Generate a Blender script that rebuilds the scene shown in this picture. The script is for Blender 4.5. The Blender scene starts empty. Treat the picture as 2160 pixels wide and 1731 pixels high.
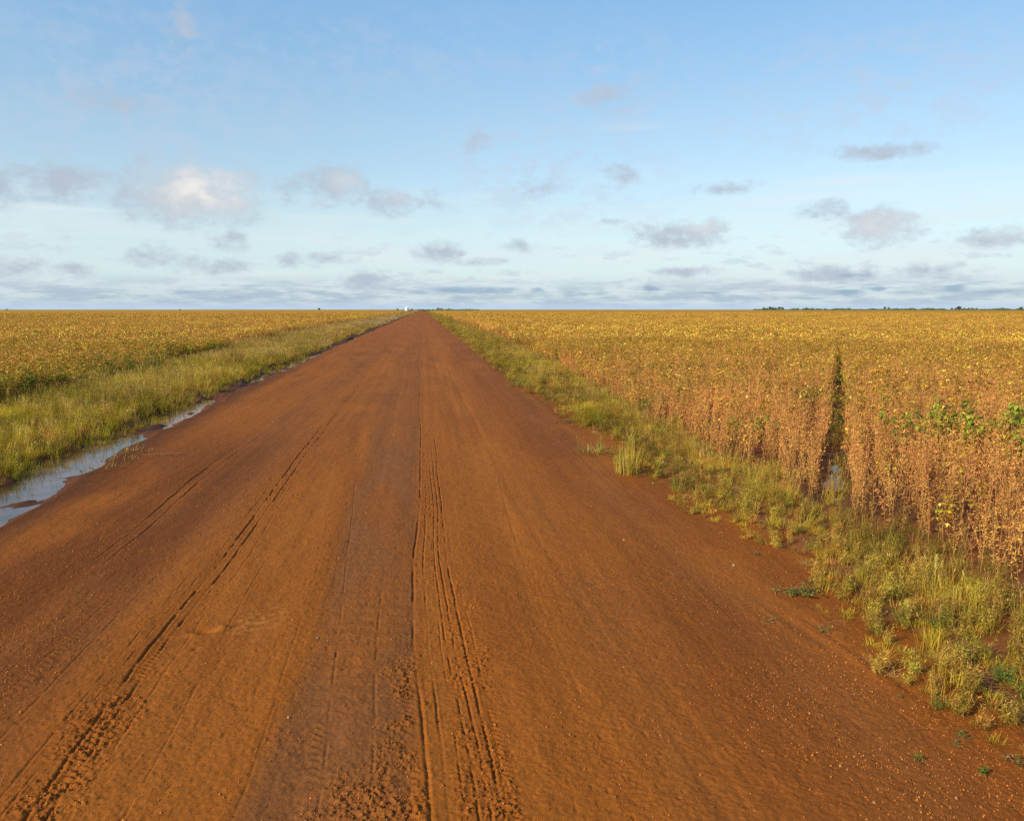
import bpy, math, random
import numpy as np
from mathutils import Vector, Matrix, Euler

random.seed(7)
RS = np.random.RandomState(11)
R = math.radians
scene = bpy.context.scene
col = scene.collection

# ------------------------------------------------------------------ camera
H_CAM = 2.5
FPX = 1680.0
W0, H0 = 2160.0, 1731.0
PITCH = math.atan((865.5 - 652.5) / FPX)
YAW = math.atan(187.0 / FPX)
cam_d = bpy.data.cameras.new('camera')
cam = bpy.data.objects.new('camera', cam_d)
col.objects.link(cam)
cam.location = (0, 0, H_CAM)
cam.rotation_euler = (math.pi / 2 - PITCH, 0, -YAW)
cam_d.sensor_width = 36
cam_d.lens = FPX / W0 * 36
cam_d.clip_start = 0.1
cam_d.clip_end = 40000
scene.camera = cam
CM = cam.rotation_euler.to_matrix()


def ray(px, py):
    return (CM @ Vector(((px - W0 / 2) / FPX, -(py - H0 / 2) / FPX, -1))).normalized()


def g(px, py, z=0.0):
    d = ray(px, py)
    t = (z - H_CAM) / d.z
    return Vector((d.x * t, d.y * t, z))


def azel(px, py):
    d = ray(px, py)
    return math.atan2(d.x, d.y), math.asin(d.z)


# ------------------------------------------------------------------ noise
def _h(ix, iy, s):
    n = (ix.astype(np.int64) * 374761393 + iy.astype(np.int64) * 668265263 + s * 1442695041) & 0xffffffff
    n = ((n ^ (n >> 13)) * 1274126177) & 0xffffffff
    n = (n ^ (n >> 16)) & 0xffffff
    return n / 16777215.0


def vn(x, y, s=0):
    x = np.asarray(x, float); y = np.asarray(y, float)
    ix = np.floor(x); iy = np.floor(y)
    fx = x - ix; fy = y - iy
    fx = fx * fx * fx * (fx * (fx * 6 - 15) + 10); fy = fy * fy * fy * (fy * (fy * 6 - 15) + 10)
    a = _h(ix, iy, s); b = _h(ix + 1, iy, s); c = _h(ix, iy + 1, s); d = _h(ix + 1, iy + 1, s)
    return (a + (b - a) * fx) * (1 - fy) + (c + (d - c) * fx) * fy


def fbm(x, y, s=0, o=4, lac=2.03, gain=0.5):
    t = 0; a = 1.0; n = 0
    for k in range(o):
        t = t + a * vn(x, y, s + k * 17); n += a
        x = x * lac + 3.1 * k; y = y * lac + 1.7 * k; a *= gain
    return t / n


def sst(a, b, x):
    t = np.clip((x - a) / (b - a), 0, 1)
    return t * t * (3 - 2 * t)


# ------------------------------------------------------------------ terrain
Yl = [0, 7, 9.2, 12.3, 17.5, 21.5, 30, 48, 100, 2000]
Xl = [-4.7, -4.8, -4.95, -5.15, -5.45, -5.6, -5.65, -5.75, -5.9, -5.9]
Yr = [0, 4.5, 6, 8, 10, 12.5, 15, 18, 22, 30, 50, 120, 2000]
Xr = [3.34, 3.38, 3.60, 3.70, 3.55, 3.45, 3.55, 3.45, 3.35, 3.15, 3.15, 3.2, 3.2]
WATER_Z = -0.10


def xl(y):
    return np.interp(y, Yl, Xl) + (fbm(y * 0.9, y * 0, 5, 3) - 0.5) * 0.22


def xr(y):
    return np.interp(y, Yr, Xr) + (fbm(y * 0.8, y * 0 + 9, 6, 3) - 0.5) * 0.5


# gap (wheel track) in the right field
GA = g(1762, 1022, 0.0)
GAZ = azel(1772, 660)[0]
GD = np.array([math.sin(GAZ), math.cos(GAZ)])
GN_ = np.array([GD[1], -GD[0]])


def gapcoord(x, y):
    dx = x - GA.x; dy = y - GA.y
    return dx * GD[0] + dy * GD[1], dx * GN_[0] + dy * GN_[1]


def macro(x, y):
    """large shape of the terrain"""
    e = xl(y)
    s = e - x                       # >0 left of the road edge
    depth = np.interp(y, [0, 5, 17, 19.5, 21, 24, 27, 31, 46, 52, 2000],
                      [1, 1, 1, .55, .75, .45, .6, .8, .75, .2, .15])
    wid = np.interp(y, [0, 6, 12, 20, 30, 50], [1.55, 1.5, 1.15, .9, .75, .6])
    q = np.clip((s + 0.10) / (wid + 0.60), 0, 1)
    ditch = -np.sin(np.pi * q) ** 1.3 * 0.235 * depth
    isl = (fbm(x * 2.0, y * 1.1, 37, 4) - 0.45) * 0.50
    ditch = ditch + isl * np.sin(np.pi * q)
    z = ditch
    z = z + sst(-0.5, 1.5, s - wid) * 0.07
    crown = 0.03 * (1 - np.clip(((x + 1.0) / 4.4) ** 2, 0, 1.5))
    inroad = 1 - sst(-0.4, 0.6, s)
    z = z + crown * inroad
    sr = x - xr(y)
    z = z + sst(0.0, 1.2, sr) * 0.05
    a, p = gapcoord(x, y)
    z = z - 0.10 * np.exp(-(p / 0.26) ** 2) * sst(-2.2, -0.8, a) * (1 - sst(30, 45, a))
    z = z - 0.035 * np.exp(-(p / 0.45) ** 2 - ((a - .35) / 0.85) ** 2)
    z = z + (fbm(x * 3.1, y * 2.3, 36, 3) - .5) * .07 * np.exp(-(p / .5) ** 2 - ((a - .35) / 1.6) ** 2)
    return z


GROOVES = [  # (ys, xs, width, depth, dash freq, dash amount, y0, y1)
    ([3, 4, 5.7, 8, 12, 17, 40, 90], [-1.93, -1.97, -2.03, -2.03, -2.12, -2.17, -2.3, -2.2], .020, .024, 7, .85, 2.5, 20),
    ([3, 4, 5.7, 8, 12, 17, 40, 90], [-1.83, -1.87, -1.94, -1.94, -2.01, -2.06, -2.2, -2.1], .018, .024, 9, .8, 2.5, 30),
    ([3, 4, 5.7, 8, 12, 17, 40, 90], [-2.05, -2.08, -2.11, -2.12, -2.2, -2.25, -2.4, -2.3], .012, .010, 9, .9, 2.5, 14),
    ([3, 4, 5.7, 8, 12, 17, 40, 90], [-1.70, -1.74, -1.80, -1.80, -1.9, -1.95, -2.1, -2.0], .014, .008, 5, .9, 2.5, 14),
    ([3, 9, 12, 17, 25], [-3.1, -3.15, -3.30, -3.22, -3.3], .024, .022, 2, .45, 8.3, 18),
    ([3, 9, 12, 17, 25], [-3.24, -3.29, -3.44, -3.36, -3.4], .020, .018, 2, .5, 8.3, 17),
    ([3, 4, 5.7, 7.7, 10, 17, 33, 60], [.02, .0, -.09, -.12, -.05, -.08, -.18, -.25], .020, .024, 4, .8, 2.5, 40),
    ([3, 4, 5.7, 7.7, 10, 17, 33, 60], [.12, .09, .02, -.02, .03, 0.0, -.1, -.2], .014, .016, 3, .8, 2.5, 12),
    ([3, 4, 5.7, 7.7, 10, 17, 33, 60], [.25, .22, .15, .10, .10, .07, .0, -.1], .013, .018, 11, .95, 2.5, 16),
    ([3, 4, 5.7, 7.7, 10, 17, 33, 60], [.31, .28, .21, .15, .15, .12, .05, 0.], .014, .022, 9, .9, 2.5, 16),
    ([3, 4, 5.7, 7.7, 10, 17, 33, 60], [.38, .34, .27, .20, .21, .17, .1, .1], .016, .026, 7, .8, 2.5, 18),
    ([3, 4, 5.7, 7.7, 10, 17, 33, 60], [.18, .155, .10, .06, .07, .04, -.03, -.1], .010, .011, 6, .9, 2.5, 14),
    ([3, 4, 5.7, 7.7, 10, 17, 33, 60], [.46, .41, .33, .25, .26, .21, .15, .2], .012, .011, 8, .9, 2.5, 10),
    ([3, 4, 5.7, 8, 10.5, 17, 22], [-.52, -.55, -.68, -.80, -.95, -1.25, -1.5], .016, .009, 4, .9, 2.5, 16),
    ([3, 4, 5.7, 8, 10.5, 17, 22], [-1.0, -.95, -.98, -1.05, -1.15, -1.4, -1.6], .014, .005, 4, .9, 2.5, 9),
    ([3, 4.5, 7, 10, 14], [3.0, 3.05, 2.8, 2.9, 3.0], .05, .014, 2, .7, 4.3, 7.5),
    ([3, 4.5, 7, 10, 14], [3.14, 3.2, 2.95, 3.0, 3.1], .04, .012, 2, .7, 4.3, 7.5),
    ([3, 6, 9, 12, 20], [-2.75, -2.7, -2.7, -2.8, -2.9], .02, .006, 5, .9, 3.5, 12),
    ([3, 6, 9, 12, 20], [-2.45, -2.5, -2.55, -2.6, -2.7], .016, .008, 6, .9, 3.5, 10),
    ([3, 4, 5.7, 8, 12], [-2.14, -2.18, -2.2, -2.22, -2.3], .014, .010, 8, .95, 2.5, 9),
    ([3, 4, 5.7, 8, 12], [-1.52, -1.5, -1.55, -1.6, -1.7], .014, .007, 6, .95, 2.5, 9),
    ([3, 4, 5.7, 8, 12], [-.30, -.31, -.38, -.42, -.5], .016, .008, 6, .95, 2.5, 8),
    ([3, 4, 5.7, 8, 12, 17, 40, 90], [-1.88, -1.92, -1.98, -1.98, -2.07, -2.11, -2.25, -2.15], .15, .016, .8, .5, 2.5, 60),
    ([3, 4, 5.7, 7.7, 10, 17, 33, 60], [.22, .19, .12, .08, .09, .05, .0, -.1], .22, .016, .8, .4, 2.5, 55),
    ([3, 4, 5.7, 8, 10.5, 17, 22], [-.66, -.68, -.78, -.88, -1.0, -1.3, -1.5], .15, .010, .7, .6, 2.5, 20),
    ([3, 9, 12, 17, 25], [-3.17, -3.22, -3.37, -3.29, -3.35], .16, .012, .7, .4, 6, 20),
    ([3, 6, 9, 12, 20], [1.05, .95, 1.0, 1.1, 1.3], .03, .005, 3, .9, 3.0, 14),
    ([3, 6, 9, 12, 20, 60], [1.5, 1.35, 1.2, 1.15, 1.1, .9], .05, .008, 2, .6, 3.0, 50),
]


def cropmask(a, lo, hi, f):
    return sst(lo - f, lo + f, a) * (1 - sst(hi - f, hi + f, a))


def clodmask(x, y):
    t1 = np.exp(-((x + 1.95) / 0.17) ** 2) * (1 - sst(4.6, 5.8, y))
    tc = cropmask(x, -.30, -.02, .05) * (1 - sst(4.6, 6.2, y))
    td = cropmask(x, -.62, -.05, .1) * (1 - sst(3.7, 4.2, y)) * .8
    te = cropmask(x, .14, .45, .04) * (1 - sst(6.5, 8, y)) * .55
    tf = cropmask(x, -.2, .2, .08) * sst(8, 9, y) * (1 - sst(13, 16, y)) * .5
    tg = cropmask(x, -2.6, -1.6, .2) * sst(9, 10, y) * (1 - sst(14, 16, y)) * .45
    th = cropmask(x, -3.3, -1.7, .4) * sst(19, 20, y) * (1 - sst(26, 30, y)) * .5
    n = fbm(x * 4, y * 2.5, 77, 3)
    ti = .25 * sst(.5, .7, n)
    return np.clip(t1 + tc + td + te + tf + tg + th + ti, 0, 1) * sst(.25, .6, fbm(x * 7, y * 4, 78, 2))


def roadmicro(x, y, dy):
    def fade(wl):
        return np.clip(1.6 - dy / wl, 0, 1)
    z = (fbm(x * 1.3, y * .35, 3, 3) - .5) * .035
    z = z + (fbm(x * 9, y * 5, 41, 3) - .5) * .009 * fade(.12)
    z = z + (fbm(x * 42, y * 36, 42, 2) - .5) * .0065 * fade(.03)
    # wheel-worn long smooth furrows
    z = z + (vn(x * 5.5, y * .10, 43) - .5) * .007 + (vn(x * 17, y * .16, 44) - .5) * .0025
    # corrugation in the greyish band
    cb = cropmask(x, -.75, -.12, .1) * (1 - sst(9, 12, y))
    z = z + np.sin(y * 34 + 3 * vn(x * 3, y * 2, 45)) * .0022 * cb * fade(.08)
    gr = 0
    for i, (ys, xs, w, d, fq, am, y0, y1) in enumerate(GROOVES):
        c = np.interp(y, ys, xs) + (vn(y * .5, y * 0, 50 + i // 2) - .5) * .04 + (vn(y * 6, y * 0, 90 + i) - .5) * .007
        m = sst(y0 - .5, y0 + .3, y) * (1 - sst(y1 * .75, y1, y))
        da = 1 - am + am * sst(.30, .62, vn(y * fq, y * 0, 130 + i) * .6 + vn(y * .9, y * 0, 230 + i) * .4)
        w = w * (.5 if w < .04 else .8)
        k = (x - c) / w
        gr = gr + (-np.exp(-k * k) + .18 * np.exp(-((np.abs(k) - 2.3) / 1.0) ** 2)) * d * m * da
    gr = gr * .52
    z = z + gr
    z = z - .004 * sst(.84, .95, vn(x * 26, y * 19, 46)) * fade(.07) * sst(.4, .6, fbm(x * 1.2, y * .8, 47, 2))
    # tyre tread prints: slanting bars in bands along the ruts
    for i, (gi, off, hw, p, amp, y1) in enumerate(((10, .05, .045, .052, .0050, 7.5), (8, .03, .05, .060, .0040, 6.5), (0, .05, .05, .055, .0050, 8), (6, -.10, .05, .06, .0035, 7), (13, -.09, .06, .07, .0030, 7), (17, .0, .07, .07, .0030, 9))):
        c = np.interp(y, GROOVES[gi][0], GROOVES[gi][1]) + off
        m = (1 - sst(hw * .8, hw * 1.2, np.abs(x - c))) * (1 - sst(y1 * .6, y1, y)) * sst(.38, .6, vn(y * 1.6, x * 2, 330 + i))
        z = z + amp * np.sin(math.tau * (y / p + np.abs(x - c) * 9)) * m * fade(p * .8)
    cm = clodmask(x, y)
    n = vn(x * 48, y * 42, 60); n2 = vn(x * 95, y * 80, 61)
    z = z + cm * (np.clip(n - .52, 0, 1) * .034 + np.clip(n2 - .5, 0, 1) * .020) * fade(.06)
    # a broken clod with a dark hollow
    for (px, py, sx, sy, d) in ((432, 1334, .075, .05, -.035), (470, 1330, .05, .03, .03), (405, 1345, .05, .03, .02), (412, 1373, .02, .02, -.02),
                                (880, 1195, .02, .05, -.01)):
        p = g(px, py)
        z = z + d * np.exp(-((x - p.x) / sx) ** 2 - ((y - p.y) / sy) ** 2)
    return z, gr, cm


def mixc(a, b, t):
    return a * (1 - t[..., None]) + np.array(b) * t[..., None]


def soilcol(x, y, gr=0, cm=0):
    s = np.ones(x.shape + (3,)) * np.array((.310, .096, .0150))
    n1 = fbm(x * 1.4, y * .22, 301, 4)
    s = mixc(s, (.200, .056, .013), sst(.40, .75, n1) * .40)
    # paler, drier orange wheel paths
    pale = cropmask(x, .45, 1.35, .35) + cropmask(x, -1.9, -1.1, .25) * .8 + cropmask(x, -.02, .13, .03) * .8
    s = mixc(s, (.385, .128, .022), np.clip(pale, 0, 1) * sst(.2, .6, fbm(x * 2, y * .3, 302, 3)) * .5)
    # greyer packed bands
    lo = np.interp(y, [3, 5.7, 10, 17, 25], [-1.0, -.80, -.95, -1.1, -1.2])
    gb = sst(lo - .1, lo + .1, x) * (1 - sst(-.17, -.02, x)) * (1 - .5 * sst(12, 20, y))
    gb = gb + cropmask(x, -3.3, -2.4, .35) * .8 * (1 - .4 * sst(14, 22, y))
    gb = gb + cropmask(x, 2.2, 3.0, .4) * .45
    gb = gb + cropmask(x, 1.2, 1.9, .25) * .35 * (1 - sst(8, 14, y))
    s = mixc(s, (.232, .086, .034), np.clip(gb, 0, 1) * (0.35 + .65 * sst(.25, .6, fbm(x * 1.8, y * .5, 303, 4))))
    # darker damp gravel at the left shoulder
    dk = sst(-2.2, -2.9, x) * sst(.2, .5, fbm(x * .8, y * .3, 304, 3)) * (1 - sst(11, 20, y))
    s = mixc(s, (.165, .048, .0115), dk * .85)
    dr = cropmask(x, 1.7, 3.4, .4) * sst(.35, .6, fbm(x * .9, y * .35, 305, 3))
    s = mixc(s, (.205, .060, .013), dr * .5)
    # damp fringe by the ditch
    damp = sst(-.75, -.1, xl(y) - x)
    s = mixc(s, (.10, .034, .014), damp * .85 * (1 - sst(20, 60, y)))
    # damp smears crossing the road further off
    sm = sst(.55, .72, fbm(x * .7 + 3, y * .22, 306, 3)) * sst(14, 20, y) * (1 - sst(60, 120, y)) * sst(0, -1.2, x)
    s = mixc(s, (.20, .065, .020), sm * .45)
    # narrow streaks pulled along the direction of travel
    st = vn(x * 13, y * .25, 307) * .5 + vn(x * 29, y * .5, 308) * .5
    s = s * (1 + (st - .5) * .13)[..., None]
    st2 = vn(x * 6, y * .08, 309)
    s = s * (1 + (st2 - .5) * .10)[..., None]
    far = sst(30, 100, y)
    s = mixc(s, (.320, .092, .018), far * .6)
    if not np.isscalar(cm):
        s = mixc(s, (.315, .100, .019), cm * .45)
    s = s * (1 + (fbm(x * 22, y * 14, 310, 3) - .5) * .22)[..., None]
    # pale scrape
    p = g(545, 1312)
    q = np.exp(-((x - p.x) / .22) ** 2 - ((y - p.y) / .33) ** 2) * sst(.5, .65, fbm(x * 22, y * 30, 311, 2))
    s = mixc(s, (.46, .19, .065), q * .7)
    lum = s.mean(-1, keepdims=True)
    return (s * .93 + lum * .03) * np.array((.885, .83, .55))


# ------------------------------------------------------------------ helpers
def prop(o, label=None, cat=None, group=None, kind=None):
    if label: o['label'] = label
    if cat: o['category'] = cat
    if group: o['group'] = group
    if kind: o['kind'] = kind
    return o


def mesh_np(name, V, Q, C=None, smooth=True):
    """V (n,3), Q (m,k) int array with k = 3 or 4"""
    me = bpy.data.meshes.new(name)
    V = np.asarray(V, np.float32); Q = np.asarray(Q, np.int32)
    me.vertices.add(len(V)); me.vertices.foreach_set('co', V.ravel())
    k = Q.shape[1]
    me.loops.add(Q.size); me.loops.foreach_set('vertex_index', Q.ravel())
    me.polygons.add(len(Q))
    me.polygons.foreach_set('loop_start', np.arange(0, Q.size, k, dtype=np.int32))
    me.polygons.foreach_set('loop_total', np.full(len(Q), k, np.int32))
    if smooth:
        me.polygons.foreach_set('use_smooth', np.ones(len(Q), bool))
    me.update(calc_edges=True)
    if C is not None:
        a = me.color_attributes.new('Col', 'FLOAT_COLOR', 'POINT')
        c4 = np.ones((len(V), 4), np.float32); c4[:, :3] = C
        a.data.foreach_set('color', c4.ravel())
    return me


def grid_faces(ny, nx):
    i = np.arange(ny * nx).reshape(ny, nx)
    return np.stack([i[:-1, :-1], i[:-1, 1:], i[1:, 1:], i[1:, :-1]], -1).reshape(-1, 4)


def link(name, me, mat=None, parent=None):
    o = bpy.data.objects.new(name, me)
    col.objects.link(o)
    if mat and not me.materials: me.materials.append(mat)
    if parent: o.parent = parent
    return o


def nodes(m):
    m.use_nodes = True
    nt = m.node_tree; nt.nodes.clear()
    return nt, (lambda t, **kw: _nn(nt, t, kw))


def _nn(nt, t, kw):
    n = nt.nodes.new(t)
    for k, v in kw.items():
        if k.startswith('i_'):
            n.inputs[int(k[2:]) if k[2:].isdigit() else k[2:].replace('_', ' ')].default_value = v
        else:
            setattr(n, k, v)
    return n


# ------------------------------------------------------------------ materials
def mat_soil(name, speck=1.0, bump=1.0, tint=1.0):
    m = bpy.data.materials.new(name)
    nt, N = nodes(m); L = nt.links.new
    out = N('ShaderNodeOutputMaterial'); b = N('ShaderNodeBsdfPrincipled')
    b.inputs['Specular IOR Level'].default_value = .08
    at = N('ShaderNodeVertexColor', layer_name='Col')
    geo = N('ShaderNodeNewGeometry')
    n1 = N('ShaderNodeTexNoise', i_Scale=38.0, i_Detail=6.0, i_Roughness=.65); L(geo.outputs['Position'], n1.inputs['Vector'])
    r1 = N('ShaderNodeMapRange', i_1=.3, i_2=.7, i_3=.80, i_4=1.20); L(n1.outputs['Fac'], r1.inputs[0])
    mul = N('ShaderNodeMix', data_type='RGBA', blend_type='MULTIPLY'); mul.inputs[0].default_value = 1
    L(at.outputs['Color'], mul.inputs[6]); L(r1.outputs[0], mul.inputs[7])
    # small stones embedded in the surface: voronoi cells picked at random
    v = N('ShaderNodeTexVoronoi', i_Scale=62.0, i_Randomness=1.0); L(geo.outputs['Position'], v.inputs['Vector'])
    ds = N('ShaderNodeMapRange', i_1=.30, i_2=.18, i_3=0.0, i_4=1.0); L(v.outputs['Distance'], ds.inputs[0])
    sx = N('ShaderNodeSeparateColor'); L(v.outputs['Color'], sx.inputs[0])
    n2 = N('ShaderNodeTexNoise', i_Scale=1.3, i_Detail=3.0); L(geo.outputs['Position'], n2.inputs['Vector'])
    th = N('ShaderNodeMapRange', i_1=.35, i_2=.7, i_3=.985, i_4=.80); L(n2.outputs['Fac'], th.inputs[0])
    gt = N('ShaderNodeMath', operation='GREATER_THAN'); L(sx.outputs[0], gt.inputs[0]); L(th.outputs[0], gt.inputs[1])
    mk = N('ShaderNodeMath', operation='MULTIPLY'); L(gt.outputs[0], mk.inputs[0]); L(ds.outputs[0], mk.inputs[1])
    mk2 = N('ShaderNodeMath', operation='MULTIPLY'); L(mk.outputs[0], mk2.inputs[0]); mk2.inputs[1].default_value = .75 * speck
    cr = N('ShaderNodeValToRGB'); L(sx.outputs[1], cr.inputs[0])
    e = cr.color_ramp.elements
    e[0].position = 0; e[0].color = (.42, .13, .020, 1); e[1].position = 1; e[1].color = (.38, .17, .055, 1)
    x = cr.color_ramp.elements.new(.45); x.color = (.52, .15, .020, 1)
    x = cr.color_ramp.elements.new(.8); x.color = (.16, .045, .014, 1)
    mx = N('ShaderNodeMix', data_type='RGBA'); L(mk2.outputs[0], mx.inputs[0]); L(mul.outputs[2], mx.inputs[6]); L(cr.outputs[0], mx.inputs[7])
    L(mx.outputs[2], b.inputs['Base Color'])
    rr = N('ShaderNodeMapRange', i_1=.3, i_2=.7, i_3=.72, i_4=.95); L(n1.outputs['Fac'], rr.inputs[0]); L(rr.outputs[0], b.inputs['Roughness'])
    n3 = N('ShaderNodeTexNoise', i_Scale=120.0, i_Detail=5.0, i_Roughness=.6); L(geo.outputs['Position'], n3.inputs['Vector'])
    ad = N('ShaderNodeMath', operation='MULTIPLY_ADD'); L(mk.outputs[0], ad.inputs[0]); ad.inputs[1].default_value = 1.2; L(n3.outputs['Fac'], ad.inputs[2])
    bp = N('ShaderNodeBump', i_Strength=.75 * bump, i_Distance=.006); L(ad.outputs[0], bp.inputs['Height'])
    L(bp.outputs[0], b.inputs['Normal']); L(b.outputs[0], out.inputs[0])
    return m


def mat_plant(name, trans=.3, rough=.55, vary=.35, hue=.03, patch=.3):
    m = bpy.data.materials.new(name)
    nt, N = nodes(m); L = nt.links.new
    out = N('ShaderNodeOutputMaterial'); b = N('ShaderNodeBsdfPrincipled')
    b.inputs['Roughness'].default_value = rough; b.inputs['Specular IOR Level'].default_value = .12
    at = N('ShaderNodeVertexColor', layer_name='Col')
    oi = N('ShaderNodeObjectInfo')
    geo = N('ShaderNodeNewGeometry')
    n1 = N('ShaderNodeTexNoise', i_Scale=.45, i_Detail=3.0); L(geo.outputs['Position'], n1.inputs['Vector'])
    v1 = N('ShaderNodeMapRange', i_1=0., i_2=1., i_3=1 - vary, i_4=1 + vary); L(oi.outputs['Random'], v1.inputs[0])
    v2 = N('ShaderNodeMapRange', i_1=.3, i_2=.7, i_3=1 - patch, i_4=1 + patch * .6); L(n1.outputs['Fac'], v2.inputs[0])
    mu = N('ShaderNodeMath', operation='MULTIPLY'); L(v1.outputs[0], mu.inputs[0]); L(v2.outputs[0], mu.inputs[1])
    hs = N('ShaderNodeHueSaturation'); L(at.outputs['Color'], hs.inputs['Color']); L(mu.outputs[0], hs.inputs['Value'])
    f = N('ShaderNodeMath', operation='FRACT'); m7 = N('ShaderNodeMath', operation='MULTIPLY'); m7.inputs[1].default_value = 7.31
    L(oi.outputs['Random'], m7.inputs[0]); L(m7.outputs[0], f.inputs[0])
    hr = N('ShaderNodeMapRange', i_1=0., i_2=1., i_3=.5 - hue, i_4=.5 + hue); L(f.outputs[0], hr.inputs[0]); L(hr.outputs[0], hs.inputs['Hue'])
    L(hs.outputs[0], b.inputs['Base Color'])
    if trans > 0:
        tr = N('ShaderNodeBsdfTranslucent'); L(hs.outputs[0], tr.inputs['Color'])
        mx = N('ShaderNodeMixShader'); mx.inputs[0].default_value = trans
        L(b.outputs[0], mx.inputs[1]); L(tr.outputs[0], mx.inputs[2]); L(mx.outputs[0], out.inputs[0])
    else:
        L(b.outputs[0], out.inputs[0])
    return m


def mat_water():
    m = bpy.data.materials.new('muddy_water')
    nt, N = nodes(m); L = nt.links.new
    out = N('ShaderNodeOutputMaterial'); b = N('ShaderNodeBsdfPrincipled')
    geo = N('ShaderNodeNewGeometry')
    n0 = N('ShaderNodeTexNoise', i_Scale=2.2, i_Detail=4.0); L(geo.outputs['Position'], n0.inputs['Vector'])
    mr = N('ShaderNodeMapRange', i_1=.4, i_2=.62, i_3=0.0, i_4=1.0); L(n0.outputs['Fac'], mr.inputs[0])
    mc = N('ShaderNodeMix', data_type='RGBA'); mc.inputs[6].default_value = (.050, .030, .014, 1); mc.inputs[7].default_value = (.13, .06, .038, 1)
    L(mr.outputs[0], mc.inputs[0]); L(mc.outputs[2], b.inputs['Base Color'])
    b.inputs['Roughness'].default_value = .07; b.inputs['IOR'].default_value = 1.33
    n = N('ShaderNodeTexNoise', i_Scale=9.0, i_Detail=3.0); L(geo.outputs['Position'], n.inputs['Vector'])
    bp = N('ShaderNodeBump', i_Strength=.10, i_Distance=.012); L(n.outputs['Fac'], bp.inputs['Height']); L(bp.outputs[0], b.inputs['Normal'])
    L(b.outputs[0], out.inputs[0])
    return m


def mat_plain(name, c, rough=.7, amt=.15, sc=3.0, metal=0):
    m = bpy.data.materials.new(name)
    nt, N = nodes(m); L = nt.links.new
    out = N('ShaderNodeOutputMaterial'); b = N('ShaderNodeBsdfPrincipled')
    b.inputs['Roughness'].default_value = rough; b.inputs['Metallic'].default_value = metal
    geo = N('ShaderNodeNewGeometry'); n = N('ShaderNodeTexNoise', i_Scale=sc, i_Detail=4.0); L(geo.outputs['Position'], n.inputs['Vector'])
    mr = N('ShaderNodeMapRange', i_1=.3, i_2=.7, i_3=1 - amt, i_4=1 + amt); L(n.outputs['Fac'], mr.inputs[0])
    mu = N('ShaderNodeMix', data_type='RGBA', blend_type='MULTIPLY'); mu.inputs[0].default_value = 1
    mu.inputs[6].default_value = (*c, 1); L(mr.outputs[0], mu.inputs[7]); L(mu.outputs[2], b.inputs['Base Color'])
    L(b.outputs[0], out.inputs[0])
    return m


def mat_canopy():
    m = bpy.data.materials.new('far_crop_canopy')
    nt, N = nodes(m); L = nt.links.new
    out = N('ShaderNodeOutputMaterial'); b = N('ShaderNodeBsdfPrincipled')
    b.inputs['Roughness'].default_value = .9; b.inputs['Specular IOR Level'].default_value = .05
    geo = N('ShaderNodeNewGeometry')
    n = N('ShaderNodeTexNoise', i_Scale=.02, i_Detail=5.0); L(geo.outputs['Position'], n.inputs['Vector'])
    n2 = N('ShaderNodeTexNoise', i_Scale=.8, i_Detail=4.0); L(geo.outputs['Position'], n2.inputs['Vector'])
    cr = N('ShaderNodeValToRGB'); L(n.outputs['Fac'], cr.inputs[0])
    e = cr.color_ramp.elements; e[0].position = .35; e[0].color = (.38, .195, .025, 1); e[1].position = .65; e[1].color = (.42, .235, .028, 1)
    mr = N('ShaderNodeMapRange', i_1=.3, i_2=.7, i_3=.75, i_4=1.2); L(n2.outputs['Fac'], mr.inputs[0])
    mu = N('ShaderNodeMix', data_type='RGBA', blend_type='MULTIPLY'); mu.inputs[0].default_value = 1
    L(cr.outputs[0], mu.inputs[6]); L(mr.outputs[0], mu.inputs[7]); L(mu.outputs[2], b.inputs['Base Color'])
    bp = N('ShaderNodeBump', i_Strength=.8, i_Distance=.3); L(n2.outputs['Fac'], bp.inputs['Height']); L(bp.outputs[0], b.inputs['Normal'])
    L(b.outputs[0], out.inputs[0])
    return m


M_ROAD = mat_soil('laterite_road')
M_GROUND = mat_soil('red_soil', speck=.4)
M_PEB = mat_plant('stone', trans=0, rough=.9, vary=.35, hue=.006, patch=.1)
M_CROP = mat_plant('crop_plant', trans=.22, rough=.6, vary=.30, hue=.012, patch=.22)
M_GRASS = mat_plant('grass_blades', trans=.34, rough=.55, vary=.40, hue=.03, patch=.45)
M_TUFT = mat_plant('tuft_blades', trans=.34, rough=.55, vary=.08, hue=.008, patch=.12)
M_LEAF = mat_plant('green_leaf', trans=.3, rough=.45, vary=.2, hue=.02, patch=.2)
M_WATER = mat_water()
M_CANOPY = mat_canopy()

# ------------------------------------------------------------------ ground, road, water
def inv_rows(y0, y1, n):
    return 1 / np.linspace(1 / y0, 1 / y1, n)


def dist_pow(a, b, n, p=2.2):
    return a + (b - a) * np.linspace(0, 1, n) ** p


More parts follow.
